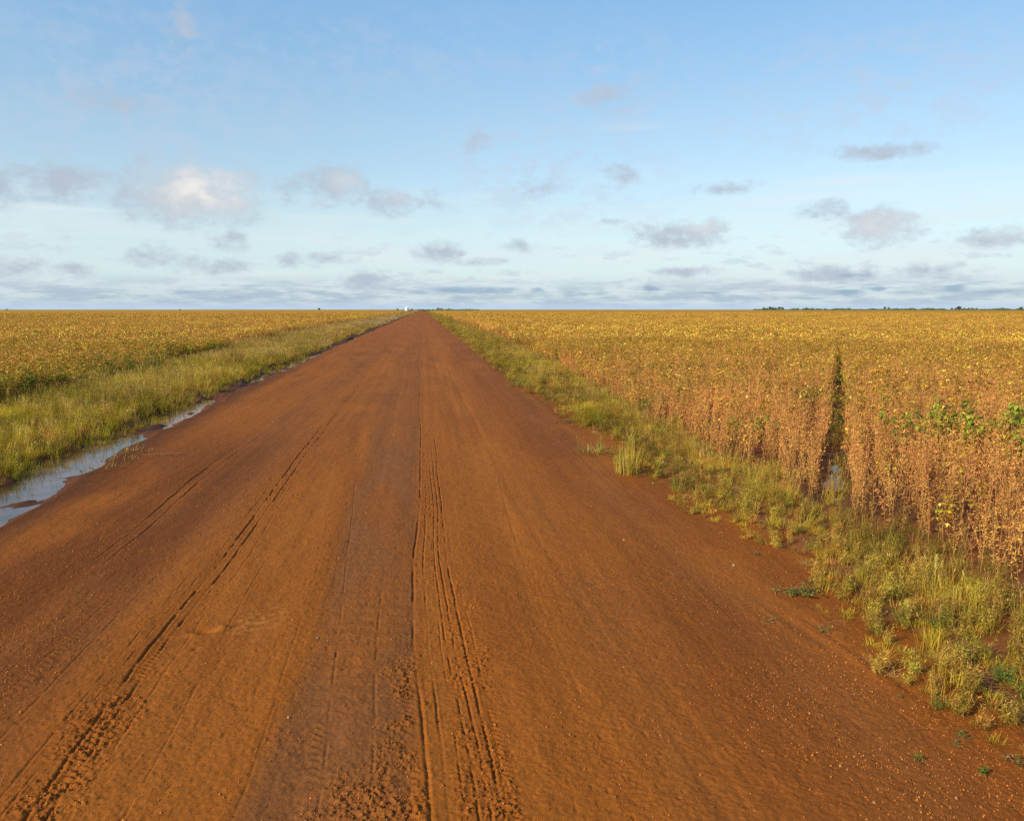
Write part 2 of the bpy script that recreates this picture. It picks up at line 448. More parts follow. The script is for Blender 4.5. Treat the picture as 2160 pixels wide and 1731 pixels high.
# road: fine grid between its two edges
rows = np.concatenate([np.linspace(-25, 1.6, 60), inv_rows(1.7, 2.6, 40)[:-1], inv_rows(2.6, 1600, 1250)])
u = np.linspace(0, 1, 1650)
dyr = np.gradient(rows)
Yg, Ug = np.meshgrid(rows, u, indexing='ij')
DY = np.repeat(dyr[:, None], len(u), 1)
xa = (xl(rows) - .12)[:, None]; xb = (xr(rows) + .45)[:, None]
Xg = xa + (xb - xa) * Ug
zm, gr, cm = roadmicro(Xg, Yg, DY)
edge = np.minimum(sst(0, .25 / 9.5, Ug), sst(0, .5 / 9.5, 1 - Ug))
Zg = macro(Xg, Yg) + zm * (0.3 + .7 * edge) - .05 * (1 - sst(0, .35 / 9.5, 1 - Ug)) - .012 * (1 - sst(0, .1 / 9.5, Ug))
Cg = soilcol(Xg, Yg, gr, cm)
V = np.stack([Xg, Yg, Zg], -1).reshape(-1, 3)
road = link('road', mesh_np('road', V, grid_faces(*Xg.shape), Cg.reshape(-1, 3)), M_ROAD)
prop(road, 'wide red laterite dirt road with tyre ruts running to the horizon', 'road', kind='structure')

# ground: one sheet out to the horizon, denser near the road and the ditch
gx = np.concatenate([-dist_pow(13, 9000, 60, 3.4)[::-1], np.linspace(-13, -8.2, 40)[1:], np.linspace(-8.15, -4.4, 110),
                     np.linspace(-4.2, 3.0, 14), np.linspace(3.1, 12, 110), dist_pow(12.1, 9000, 60, 3.4)])
gy = np.concatenate([np.linspace(-9000, -30, 12), np.linspace(-28, 2, 20), inv_rows(2.2, 9000, 620)])
YY, XX = np.meshgrid(gy, gx, indexing='ij')
dyg = np.repeat(np.gradient(gy)[:, None], len(gx), 1)
Z = macro(XX, YY) + (fbm(XX * 3, YY * 2, 401, 3) - .5) * .03 * np.clip(1.5 - dyg / .4, 0, 1)
inside = sst(.0, .3, XX - xl(YY)) * sst(-.3, .1, xr(YY) - XX + .15)
Z = Z - .006 - .11 * inside
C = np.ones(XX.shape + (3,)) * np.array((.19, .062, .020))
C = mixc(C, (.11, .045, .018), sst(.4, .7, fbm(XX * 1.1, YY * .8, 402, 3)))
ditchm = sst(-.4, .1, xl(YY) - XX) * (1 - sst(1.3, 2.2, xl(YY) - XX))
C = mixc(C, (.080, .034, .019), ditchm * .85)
V = np.stack([XX, YY, Z], -1).reshape(-1, 3)
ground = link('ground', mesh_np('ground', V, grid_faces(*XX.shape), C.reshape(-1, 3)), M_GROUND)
prop(ground, 'red soil ground below the crop and the grass verges', 'ground', kind='structure')


def water_strip(name, y0, y1, z, label, xfun, wfun, n=40):
    ys = np.linspace(y0, y1, n); vs = []; fs = []
    for i, y in enumerate(ys):
        t = math.sin(math.pi * min(1, max(0, i / (n - 1)))) ** .4
        c = xfun(y); w = wfun(y) * max(t, .05)
        for k in range(7):
            vs.append((c + w * (k / 3 - 1), y, z))
    fs = grid_faces(n, 7)
    o = link(name, mesh_np(name, np.array(vs), fs), M_WATER)
    prop(o, label, 'water', kind='structure')
    return o


ce = lambda y: float(xl(np.array([y]))[0]) - .6
water_strip('water', 3.0, 25.0, WATER_Z, 'long shallow puddle in the ditch at the left edge of the road', lambda y: ce(y) - .1, lambda y: 1.1)
water_strip('water', 27.0, 50.0, WATER_Z, 'thin strip of ditch water far up the left road edge', lambda y: ce(y), lambda y: .65)
# water standing in the wheel track of the right field
vs = [(GA.x + .05, GA.y + .05, -.078)]
for k in range(36):
    a = k / 36 * math.tau; rr = .55 + .1 * math.sin(3 * a) + .06 * math.sin(5 * a + 1)
    px = GD * (math.cos(a) * 1.9 * rr * 1.4 + .45) + GN_ * math.sin(a) * .62 * rr * 1.3
    vs.append((GA.x + px[0], GA.y + px[1], -.078))
me = bpy.data.meshes.new('water'); me.from_pydata(vs, [], [(0, 1 + k, 1 + (k + 1) % 36) for k in range(36)]); me.update()
prop(link('water', me, M_WATER), 'small puddle in the wheel track of the right field', 'water', kind='structure')

# crop canopy far away, where single plants cannot be told apart any more
def canopy(name, x0f, x1f, label):
    ys = inv_rows(330, 7000, 200); uu = dist_pow(0, 1, 120, 2.0)
    Yc, Uc = np.meshgrid(ys, uu, indexing='ij')
    a = x0f(Yc); b = x1f(Yc)
    Xc = a + (b - a) * Uc
    Zc = .56 + (fbm(Xc * .13, Yc * .09, 501, 3) - .5) * .12 - .5 * (1 - sst(330, 345, Yc)) - .5 * (1 - sst(0, .004, Uc))
    o = link(name, mesh_np(name, np.stack([Xc, Yc, Zc], -1).reshape(-1, 3), grid_faces(*Xc.shape)), M_CANOPY)
    prop(o, label, 'crop', kind='stuff')


canopy('soybean_crop', lambda y: -14.5 + 0 * y, lambda y: -5500 - y * .9, 'distant golden soybean crop reaching the horizon left of the road')
canopy('soybean_crop', lambda y: 7.5 + 0 * y, lambda y: 6500 + y * .9, 'distant golden soybean crop reaching the horizon right of the road')

# ------------------------------------------------------------------ plant meshes
class MB:
    def __init__(s): s.v = []; s.f = []; s.c = []

    def tri(s, pts, c):
        i = len(s.v); s.v += [tuple(p) for p in pts]; s.c += [c] * len(pts)
        if len(pts) == 3: s.f.append((i, i + 1, i + 2))
        else: s.f.append((i, i + 1, i + 2)); s.f.append((i, i + 2, i + 3))

    def blade(s, p, az, lean, L, w, c0, c1, seg=3, droop=.5):
        """a grass blade: tapering strip that bends over"""
        p = Vector(p); a = lean; side = Vector((-math.sin(az), math.cos(az), 0))
        i = len(s.v)
        for k in range(seg):
            t = k / seg
            ww = w * (1 - t * .75) / 2
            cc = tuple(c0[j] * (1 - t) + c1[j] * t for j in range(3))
            s.v += [tuple(p - side * ww), tuple(p + side * ww)]; s.c += [cc, cc]
            d = Vector((math.cos(az) * math.sin(a), math.sin(az) * math.sin(a), math.cos(a)))
            p = p + d * (L / seg); a += droop / seg
        s.v.append(tuple(p)); s.c.append(c1)
        for k in range(seg - 1):
            b = i + 2 * k
            s.f.append((b, b + 1, b + 3)); s.f.append((b, b + 3, b + 2))
        b = i + 2 * (seg - 1); s.f.append((b, b + 1, b + 2))
        return p

    def rod(s, a, b, ra, rb, c, n=3):
        a = Vector(a); b = Vector(b); d = (b - a).normalized()
        x = d.orthogonal().normalized(); y = d.cross(x)
        i = len(s.v)
        for q, r in ((a, ra), (b, rb)):
            for k in range(n):
                t = math.tau * k / n
                s.v.append(tuple(q + (x * math.cos(t) + y * math.sin(t)) * r)); s.c.append(c)
        for k in range(n):
            k2 = (k + 1) % n
            s.f.append((i + k, i + k2, i + n + k2)); s.f.append((i + k, i + n + k2, i + n + k))

    def pod(s, p, d, L, w, c):
        """flattened, slightly curved pod: six-sided spindle"""
        p = Vector(p); d = Vector(d).normalized(); x = d.orthogonal().normalized(); y = d.cross(x)
        i = len(s.v)
        s.v.append(tuple(p)); s.c.append(tuple(q * .8 for q in c))
        for t, r in ((.35, 1.0), (.75, .85)):
            q = p + d * L * t
            for k in range(4):
                a = math.tau * k / 4
                s.v.append(tuple(q + x * math.cos(a) * w * r * .5 + y * math.sin(a) * w * r * .28)); s.c.append(c)
        s.v.append(tuple(p + d * L)); s.c.append(c)
        for k in range(4):
            k2 = (k + 1) % 4
            s.f.append((i, i + 1 + k2, i + 1 + k)); s.f.append((i + 1 + k, i + 1 + k2, i + 5 + k2)); s.f.append((i + 1 + k, i + 5 + k2, i + 5 + k))
            s.f.append((i + 5 + k, i + 5 + k2, i + 9))

    def leaf(s, p, az, tilt, L, W, c, fold=.25):
        """ovate leaf folded on its midrib: base, two sides twice, tip"""
        p = Vector(p)
        d = Vector((math.cos(az) * math.cos(tilt), math.sin(az) * math.cos(tilt), math.sin(tilt)))
        sd = Vector((-math.sin(az), math.cos(az), 0)); up = d.cross(sd) * -1
        if up.z < 0: up = -up
        m1 = p + d * L * .38; m2 = p + d * L * .75 - up * L * .03; tip = p + d * L - up * L * .1
        i = len(s.v)
        pts = [p, m1 + sd * W / 2 + up * W * fold, m1, m1 - sd * W / 2 + up * W * fold,
               m2 + sd * W * .3 + up * W * fold * .6, m2, m2 - sd * W * .3 + up * W * fold * .6, tip]
        s.v += [tuple(q) for q in pts]
        cm_ = tuple(q * .85 for q in c)
        s.c += [cm_, c, cm_, c, c, cm_, c, c]
        for f in ((0, 2, 1), (0, 3, 2), (1, 2, 5), (1, 5, 4), (2, 3, 6), (2, 6, 5), (4, 5, 7), (5, 6, 7)):
            s.f.append(tuple(i + k for k in f))

    def mesh(s, name, mat, smooth=False):
        me = mesh_np(name, np.array(s.v), np.array(s.f), np.array(s.c), smooth)
        me.materials.append(mat)
        return me


def jit(c, a=.15):
    k = 1 + random.uniform(-a, a)
    return (c[0] * k * (1 + random.uniform(-a, a) * .3), c[1] * k, c[2] * k * (1 + random.uniform(-a, a) * .4))


POD = [(.82, .41, .095), (.76, .37, .085), (.84, .48, .11), (.62, .30, .07), (.82, .36, .085), (.42, .22, .055)]
STEM = [(.70, .32, .11), (.54, .25, .09), (.76, .38, .12)]
YEL = [(.70, .46, .030), (.62, .40, .035), (.68, .36, .03), (.50, .38, .03), (.78, .56, .10), (.50, .28, .04)]
GRN = [(.12, .22, .025), (.20, .30, .03), (.09, .17, .025), (.30, .34, .04)]
BRN = [(.52, .25, .055), (.42, .20, .05), (.60, .32, .07)]


def soy(m, ox=0, oy=0, h=.68, pods=34, leaves=0, leafc=YEL, sc=1, tone=1, low=False, oz=0):
    """a soybean plant: stem, upright side branches, clustered pods, leaves left over"""
    lean = random.uniform(0, .14); la = random.uniform(0, math.tau)
    h *= random.uniform(.85, 1.15)
    top = Vector((ox + math.cos(la) * lean * h, oy + math.sin(la) * lean * h, oz + h))
    base = Vector((ox, oy, oz))
    sc_ = tuple(q * tone for q in random.choice(STEM))
    mid = base.lerp(top, .5) + Vector((random.uniform(-.02, .02), random.uniform(-.02, .02), 0))
    r = .0045 if not low else .010
    m.rod(base - Vector((0, 0, .03)), mid, r, r * .8, sc_); m.rod(mid, top, r * .8, r * .4, sc_)
    stems = [(base, top, h)]
    for b in range(random.randint(2, 4) if not low else 1):
        t = random.uniform(.12, .45); a = random.uniform(0, math.tau); q = base.lerp(top, t)
        L = h * random.uniform(.4, .7); sp = random.uniform(.25, .5)
        e = q + Vector((math.cos(a) * sp * L, math.sin(a) * sp * L, L * .9))
        if e.z > top.z: e.z = top.z - .03
        m.rod(q, e, r * .7, r * .35, sc_); stems.append((q, e, L))
    for k in range(pods):
        a, b, L = random.choice(stems) if random.random() < .55 else stems[0]
        t = random.uniform(.15, 1.0)
        q = a.lerp(b, t); az = random.uniform(0, math.tau); el = random.uniform(-1.1, .9)
        d = Vector((math.cos(az) * math.cos(el), math.sin(az) * math.cos(el), math.sin(el)))
        c = jit(tuple(v * tone for v in random.choice(POD)))
        if low:
            i = len(m.v)
            sd = Vector((-math.sin(az), math.cos(az), random.uniform(-.5, .5))).normalized() * .5 * .022 * sc
            e = q + d * .065 * sc
            m.tri([q - sd, q + sd, e + sd * .6, e - sd * .6], c)
        else:
            m.pod(q + d * .004, d, random.uniform(.034, .052), .0125, c)
    for k in range(leaves):
        a, b, L = random.choice(stems)
        q = a.lerp(b, random.uniform(.45, 1.05)); az = random.uniform(0, math.tau)
        pl = random.uniform(.03, .11)
        q2 = q + Vector((math.cos(az) * pl, math.sin(az) * pl, random.uniform(-.01, .06)))
        c = random.choice(leafc)
        if low:
            e = .055 * sc * random.uniform(.7, 1.3); n = Vector((random.gauss(0, 1), random.gauss(0, 1), random.gauss(.4, .7))).normalized()
            x = n.orthogonal().normalized(); y = n.cross(x)
            m.tri([q2 - x * e, q2 - y * e * .7, q2 + x * e, q2 + y * e * .7], jit(c, .2))
        else:
            m.rod(q, q2, .0015, .001, (.35, .3, .06))
            for j in (-1, 0, 1):
                m.leaf(q2, az + j * 1.0, random.uniform(-.9, .5), random.uniform(.05, .085), random.uniform(.035, .055), jit(c, .15))


def variant_coll(name, meshes):
    c = bpy.data.collections.new(name)
    for k, me in enumerate(meshes):
        o = bpy.data.objects.new('%s_%02d' % (name, k), me); c.objects.link(o)
    return c


_GN = {}


def gn_group(c):
    if c.name in _GN: return _GN[c.name]
    ng = bpy.data.node_groups.new('scatter_' + c.name, 'GeometryNodeTree')
    ng.interface.new_socket('Geometry', in_out='INPUT', socket_type='NodeSocketGeometry')
    ng.interface.new_socket('Geometry', in_out='OUTPUT', socket_type='NodeSocketGeometry')
    N = ng.nodes.new; L = ng.links.new
    i = N('NodeGroupInput'); o = N('NodeGroupOutput')
    ci = N('GeometryNodeCollectionInfo'); ci.inputs['Collection'].default_value = c
    ci.inputs['Separate Children'].default_value = True; ci.inputs['Reset Children'].default_value = True
    ip = N('GeometryNodeInstanceOnPoints'); ip.inputs['Pick Instance'].default_value = True
    def attr(n, t):
        a = N('GeometryNodeInputNamedAttribute'); a.data_type = t; a.inputs['Name'].default_value = n; return a.outputs[0]
    L(i.outputs[0], ip.inputs['Points']); L(ci.outputs[0], ip.inputs['Instance'])
    L(attr('idx', 'INT'), ip.inputs['Instance Index'])
    er = N('FunctionNodeEulerToRotation'); L(attr('rot', 'FLOAT_VECTOR'), er.inputs[0]); L(er.outputs[0], ip.inputs['Rotation'])
    L(attr('scl', 'FLOAT_VECTOR'), ip.inputs['Scale'])
    L(ip.outputs[0], o.inputs[0])
    _GN[c.name] = ng
    return ng


def scatter(name, P, rot, scl, idx, coll, label, cat):
    me = bpy.data.meshes.new(name)
    n = len(P)
    me.vertices.add(n); me.vertices.foreach_set('co', np.asarray(P, np.float32).ravel())
    a = me.attributes.new('rot', 'FLOAT_VECTOR', 'POINT'); a.data.foreach_set('vector', np.asarray(rot, np.float32).ravel())
    a = me.attributes.new('scl', 'FLOAT_VECTOR', 'POINT'); a.data.foreach_set('vector', np.asarray(scl, np.float32).ravel())
    a = me.attributes.new('idx', 'INT', 'POINT'); a.data.foreach_set('value', np.asarray(idx, np.int32))
    o = link(name, me)
    md = o.modifiers.new('scatter', 'NODES'); md.node_group = gn_group(coll)
    prop(o, label, cat, kind='stuff')
    print(name, n)
    return o


AZ0, AZ1 = -R(34), R(47)


def infov(x, y):
    a = np.arctan2(x, y)
    return (a > AZ0) & (a < AZ1) & (y > 1.0) | ((y > -1) & (x * x + y * y < 30))


def rot3(n, lean=.06):
    return np.stack([RS.normal(0, lean, n), RS.normal(0, lean, n), RS.uniform(0, math.tau, n)], -1)


# variants of near plants: 0-5 bare brown, 6-9 brown with some yellow leaves, 10-14 yellow leafy, 15-17 green leafy
near = []
for k in range(6):
    m = MB(); soy(m, pods=random.randint(38, 52), leaves=0, tone=random.uniform(.9, 1.1)); near.append(m.mesh('dry_soybean', M_CROP))
for k in range(4):
    m = MB(); soy(m, pods=32, leaves=random.randint(2, 4), leafc=YEL + BRN, tone=1); near.append(m.mesh('turning_soybean', M_CROP))
for k in range(5):
    m = MB(); soy(m, pods=18, leaves=random.randint(11, 16), leafc=YEL + YEL + GRN[3:], tone=.9); near.append(m.mesh('yellow_soybean', M_CROP))
for k in range(3):
    m = MB(); soy(m, pods=4, leaves=random.randint(16, 22), leafc=GRN, h=.62, tone=.6); near.append(m.mesh('green_soybean', M_LEAF))
for k in range(3):
    m = MB(); soy(m, pods=3, leaves=random.randint(18, 24), leafc=[(.19, .30, .03), (.28, .36, .035), (.12, .21, .02), (.46, .42, .05), (.24, .32, .03)], h=.66, tone=.7); near.append(m.mesh('bright_green_soybean', M_LEAF))
C_NEAR = variant_coll('near_soybean', near)
# patches, 1.1 m across: 0-4 brown, 5-9 yellowish, 10-11 green touched
mid = []
for k in range(12):
    m = MB()
    for j in range(24):
        y = (k >= 5)
        soy(m, random.uniform(-.6, .6), random.uniform(-.6, .6), h=.66, pods=16 if y else 22,
            leaves=(random.randint(5, 8) if y else random.choice([0, 0, 1, 3])), leafc=(YEL + BRN) if k < 10 else YEL + GRN, low=True, sc=.95, tone=.88)
    mid.append(m.mesh('soybean_patch', M_CROP))
C_MID = variant_coll('mid_soybean', mid)
far = []
for k in range(6):
    m = MB()
    for j in range(90):
        soy(m, random.uniform(-1.9, 1.9), random.uniform(-1.9, 1.9), h=.64, pods=7, leaves=5, leafc=(YEL + BRN + BRN + BRN), low=True, sc=1.75, tone=.92)
    far.append(m.mesh('soybean_spread', M_CROP))
C_FAR = variant_coll('far_soybean', far)


def crop_ok(x, y, m=0.):
    e_r = np.interp(y, [0, 15, 25, 40, 80, 200, 1000], [5.0, 5.0, 5.4, 6.3, 7.0, 7.5, 8.0]) + (fbm(y * .7, y * 0, 601, 3) - .5) * .7
    e_l = np.interp(y, [0, 20, 28, 60, 110, 1000], [-10.7, -10.6, -10.5, -12.4, -13.6, -14.5]) + (fbm(y * .5, y * 0, 602, 3) - .5) * 1.4
    ok = (x > e_r + m) | (x < e_l - m)
    a, p = gapcoord(x, y)
    wdt = np.interp(a, [-3, 0, 20, 40, 60], [.20, .21, .19, .16, .08])
    ingap = (np.abs(p + .04 * np.sin(a * 1.7)) < wdt + m * .5) & (a > -6) & (a < 55)
    return ok & ~ingap


def height_at(x, y):
    return macro(x, y)


# rows of plants up to 52 m
rs = .38
ext = 75
ii = np.arange(-int(ext / rs), int(ext / rs)); jj = np.arange(-int(ext / .1), int(ext / .1))
I, J = np.meshgrid(ii, jj, indexing='ij'); I = I.ravel(); J = J.ravel()
a_ = J * .1 + RS.normal(0, .04, I.size); p_ = (I + .5) * rs + np.where(I >= 0, 1, -1) * .09 + RS.normal(0, 1, I.size) * np.where(np.abs(I + .5) < 1, .05, .11)
X = GA.x + a_ * GD[0] + p_ * GN_[0]; Y = GA.y + a_ * GD[1] + p_ * GN_[1]
D = np.hypot(X, Y)
k = (D < 52) & infov(X, Y)
X = X[k]; Y = Y[k]
k = crop_ok(X, Y) & (RS.rand(X.size) > .12)
X = X[k]; Y = Y[k]; D = np.hypot(X, Y); n = X.size
# which kind of plant stands where
yel = fbm(X * .09, Y * .09, 611, 3)
py = np.where(X > 0, np.interp(D, [8, 18, 30, 50], [.012, .04, .16, .34]), .80)
edge_l = np.where(X < 0, sst(-14.0, -10.8, X), 0)
py = py * (.4 + 1.3 * sst(.3, .65, yel))
pg = np.where(X < 0, .04 + .28 * edge_l, .004)
# green patch in the right field
gp = g(2085, 905, .62); gp2 = g(2010, 890, .6); gp3 = g(2150, 960, .6)
inp = (np.exp(-((X - gp.x) / 1.45) ** 2 - ((Y - gp.y) / 1.25) ** 2))
sp = [g(60, 705, .6), g(120, 700, .6)]
inl = sum(np.exp(-((X - q.x) / 2.2) ** 2 - ((Y - q.y) / 2.0) ** 2) for q in sp)
pg = pg + inl * .8
patchy = sst(.62, .72, fbm(X * .8, Y * .8, 613, 2))
pg = pg + patchy * .07
r1 = RS.rand(n)
idx = np.where(r1 < pg, RS.randint(15, 18, n), np.where(r1 < pg + py, RS.randint(10, 15, n),
      np.where(r1 < pg + py * 1.8, RS.randint(6, 10, n), RS.randint(0, 6, n))))
idx = np.where((X > 0) & (D < 13.5) & (idx >= 15), 3, idx)
GREENP = []
cand = np.where((inp > .33) & (D > 12.5) & (RS.rand(n) < inp * .62 * sst(.35, .6, fbm(X * 2.2, Y * 2.2, 614, 2))))[0]
Zp = height_at(X, Y)
s = RS.normal(1, .09, n) * (1 + .14 * (fbm(X * .3, Y * .3, 612, 2) - .5) * 2)
s = s * np.where((X > 0), np.interp(X - 5.2, [0, .8], [.82, 1.]), np.interp(-10.8 - X, [0, 1.5], [.85, 1.05]))
rot = rot3(n, .07)
keep = np.ones(n, bool)
keep[cand] = False
# the plants that show largest in the photograph are individual objects
az = np.arctan2(X, Y)
vis = (az > azel(0, 700)[0]) & (az < azel(2165, 1000)[0]) & (X > 0) & keep
Sx, Sy = X - 0, Y
order = np.where(vis)[0]
order = order[np.argsort(D[order])][:290]
keep[order] = False
for q, i in enumerate(order):
    o = bpy.data.objects.new('soybean_plant', near[idx[i]]); col.objects.link(o)
    o.location = (X[i], Y[i], Zp[i]); o.rotation_euler = rot[i]; o.scale = (s[i],) * 3
    kk = idx[i]
    if kk < 6:
        prop(o, 'leafless dry brown soybean plant in the nearest rows of the right field', 'soybean plant', 'bare soybean plants in the nearest rows')
    elif kk < 10:
        prop(o, 'brown soybean plant keeping a few yellow leaves in the nearest rows', 'soybean plant', 'turning soybean plants in the nearest rows')
    elif kk < 15:
        prop(o, 'yellow leafy soybean plant among the nearest brown rows', 'soybean plant', 'yellow soybean plants in the nearest rows')
    else:
        prop(o, 'green leafy soybean plant among the nearest brown rows', 'soybean plant', 'green soybean plants in the nearest rows')
for i in cand[:110]:
    o = bpy.data.objects.new('soybean_plant', near[RS.randint(18, 21)]); col.objects.link(o)
    o.location = (X[i], Y[i], Zp[i] + .0); o.rotation_euler = rot[i]; o.scale = (s[i] * 1.2,) * 3
    prop(o, 'bright green leafy soybean plant in the green patch of the right field', 'soybean plant', 'green soybean plants in the right field patch')
for side, lab in ((1, 'dry brown soybean crop in close rows right of the road'), (-1, 'yellowing leafy soybean crop left of the road')):
    k = keep & (X * side > 0)
    scatter('soybean_crop', np.stack([X[k], Y[k], Zp[k]], -1), rot[k], np.repeat(s[k, None], 3, 1), idx[k], C_NEAR, lab, 'crop')


def sector_grid(cell, r0, r1, jitter=.5):
    ax = np.arange(-r1, r1, cell); ay = np.arange(0, r1, cell)
    A, B = np.meshgrid(ax, ay, indexing='ij'); A = A.ravel(); B = B.ravel()
    A = A + RS.uniform(-jitter, jitter, A.size) * cell; B = B + RS.uniform(-jitter, jitter, B.size) * cell
    d = np.hypot(A, B)
    k = (d >= r0) & (d < r1) & infov(A, B)
    return A[k], B[k]


X, Y = sector_grid(.86, 50.5, 170)
k = crop_ok(X, Y, .25); X = X[k]; Y = Y[k]; n = X.size
D = np.hypot(X, Y)
yel = fbm(X * .06, Y * .06, 611, 3)
pyy = np.where(X > 0, np.interp(D, [50, 70, 120, 170], [.40, .48, .36, .25]), np.interp(D, [50, 80, 120, 170], [.5, .4, .3, .25])) * (.5 + sst(.3, .65, yel))
r1 = RS.rand(n)
idx = np.where(r1 < pyy, RS.randint(5, 10, n), np.where(r1 > .975, RS.randint(10, 12, n), RS.randint(0, 5, n)))
sc = RS.normal(1, .05, (n, 1)) * np.ones((1, 3)); sc[:, 2] *= (1 + RS.normal(0, .08, n))
for side, lab in ((1, 'golden brown soybean crop in the middle distance on the right'), (-1, 'golden soybean crop in the middle distance on the left')):
    k = X * side > 0
    scatter('soybean_crop', np.stack([X[k], Y[k], height_at(X[k], Y[k])], -1), rot3(k.sum(), .02), sc[k], idx[k], C_MID, lab, 'crop')
X, Y = sector_grid(2.9, 168, 460)
k = crop_ok(X, Y, 1.3); X = X[k]; Y = Y[k]; n = X.size
sc = RS.normal(1, .05, (n, 1)) * np.ones((1, 3)); sc[:, 2] *= (1 + RS.normal(0, .08, n))
for side, lab in ((1, 'far golden soybean crop right of the road'), (-1, 'far golden soybean crop left of the road')):
    k = X * side > 0
    scatter('soybean_crop', np.stack([X[k], Y[k], np.full(k.sum(), .03)], -1), rot3(k.sum(), .01), sc[k], RS.randint(0, 6, k.sum()), C_FAR, lab, 'crop')

# ------------------------------------------------------------------ grass
G1 = [(.38, .36, .018), (.50, .42, .022), (.56, .42, .028), (.24, .27, .015)]       # green
G2 = [(.57, .385, .04), (.63, .42, .055), (.49, .33, .035), (.67, .46, .08)]            # olive straw
G3 = [(.60, .40, .11), (.52, .34, .09), (.66, .46, .15), (.46, .30, .08)]             # seed plumes


def tuft(nb, hmin, hmax, spread, w, cols, lean=(.05, .5), droop=(.3, 1.2), plume=0, seg=4, root=.06, pc=G3):
    m = MB()
    for k in range(nb):
        a = random.uniform(0, math.tau); r = spread * math.sqrt(random.random())
        p = (math.cos(a) * r, math.sin(a) * r, -.02)
        az = a + random.gauss(0, .8)
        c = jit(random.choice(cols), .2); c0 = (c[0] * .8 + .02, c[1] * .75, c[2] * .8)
        m.blade(p, az, random.uniform(*lean), random.uniform(hmin, hmax), w * random.uniform(.7, 1.3), c0, c, seg, random.uniform(*droop))
    for k in range(plume):
        a = random.uniform(0, math.tau); r = spread * math.sqrt(random.random())
        h = hmax * random.uniform(1.0, 1.45); ln = random.uniform(.0, .3)
        b = Vector((math.cos(a) * r, math.sin(a) * r, 0)); t = b + Vector((math.cos(a) * ln * h, math.sin(a) * ln * h, h))
        c = jit(random.choice(G2), .15)
        m.rod(b, t, .0016, .001, c)
        for j in range(16):
            q = b.lerp(t, random.uniform(.66, 1.0)); z = random.uniform(0, math.tau); L = random.uniform(.02, .06)
            e = q + Vector((math.cos(z) * L * .6, math.sin(z) * L * .6, L * random.uniform(.2, 1)))
            s = Vector((-math.sin(z), math.cos(z), 0)) * .0022
            m.tri([q - s, q + s, e + s * 1.6, e - s * 1.6], jit(random.choice(pc), .2))
    return m


gv = []
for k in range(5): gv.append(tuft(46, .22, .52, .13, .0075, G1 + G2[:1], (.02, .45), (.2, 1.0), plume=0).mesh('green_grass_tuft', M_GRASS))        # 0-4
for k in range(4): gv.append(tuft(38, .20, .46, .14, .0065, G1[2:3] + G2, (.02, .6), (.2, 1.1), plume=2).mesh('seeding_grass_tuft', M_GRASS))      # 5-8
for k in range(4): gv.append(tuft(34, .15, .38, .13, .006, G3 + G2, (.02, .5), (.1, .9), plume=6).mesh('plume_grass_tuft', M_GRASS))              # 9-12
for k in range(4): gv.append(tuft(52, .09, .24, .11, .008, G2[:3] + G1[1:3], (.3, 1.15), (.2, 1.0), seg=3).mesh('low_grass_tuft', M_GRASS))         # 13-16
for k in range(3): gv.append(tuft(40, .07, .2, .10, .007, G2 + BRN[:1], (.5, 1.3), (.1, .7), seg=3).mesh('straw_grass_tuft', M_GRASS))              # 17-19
for k in range(3):                                                                                                                                   # 20-22
    m = MB()
    for j in range(34):
        a = random.uniform(0, math.tau); r = .10 * math.sqrt(random.random()); h = random.uniform(.05, .26)
        b = Vector((math.cos(a) * r * .4, math.sin(a) * r * .4, 0)); t = Vector((math.cos(a) * r * 1.5, math.sin(a) * r * 1.5, h))
        m.rod(b, t, .0018, .001, (.2, .2, .04))
        for i in range(3):
            m.leaf(b.lerp(t, random.uniform(.5, 1)), random.uniform(0, math.tau), random.uniform(-.4, .6), random.uniform(.02, .045), random.uniform(.012, .024), jit(random.choice(GRN[:2] + [(.16, .2, .05)]), .2))
    gv.append(m.mesh('broadleaf_weed', M_LEAF))
OLV = [(.64, .40, .06), (.56, .37, .05), (.68, .44, .07), (.42, .32, .04), (.58, .32, .07), (.34, .31, .03)]
for k in range(4):                                                                                                                                   # 23-26
    m = MB()
    for j in range(22):
        a = random.uniform(0, math.tau); r = .13 * math.sqrt(random.random()); h = random.uniform(.12, .36)
        b = Vector((math.cos(a) * r * .6, math.sin(a) * r * .6, -.02)); t = b + Vector((random.gauss(0, .07), random.gauss(0, .07), h))
        m.rod(b, t, .0022, .001, (.40, .27, .06))
        for i in range(9):
            q = b.lerp(t, random.uniform(.25, 1)); z = random.uniform(0, math.tau); L_ = random.uniform(.02, .07)
            e = q + Vector((math.cos(z) * L_, math.sin(z) * L_, random.uniform(-.01, .05)))
            c = jit(random.choice(OLV), .2)
            sd = Vector((-math.sin(z), math.cos(z), random.uniform(-.6, .6))) * random.uniform(.003, .007)
            mid_ = q.lerp(e, .55)
            m.tri([q, mid_ + sd, e, mid_ - sd], c)
    gv.append(m.mesh('branching_weed', M_GRASS))
for k in range(2):                                                                                                                                   # 27-28 flattened dead stalks
    m = MB()
    for j in range(20):
        m.blade((random.gauss(0, .09), random.gauss(0, .09), .01), random.uniform(0, math.tau), random.uniform(1.25, 1.5), random.uniform(.12, .32), .006, (.50, .34, .12), (.62, .44, .18), 2, .12)
    gv.append(m.mesh('dead_stalks', M_GRASS))
for k in range(3): gv.append(tuft(40, .15, .36, .14, .008, [(.70, .50, .26), (.62, .44, .22), (.74, .56, .32), (.56, .42, .15)], (.05, .7), (.1, .9), plume=8, pc=[(.72, .52, .30), (.66, .46, .26)]).mesh('pale_straw_tuft', M_GRASS))  # 29-31
C_GRASS = variant_coll('verge_grass_kind', gv)


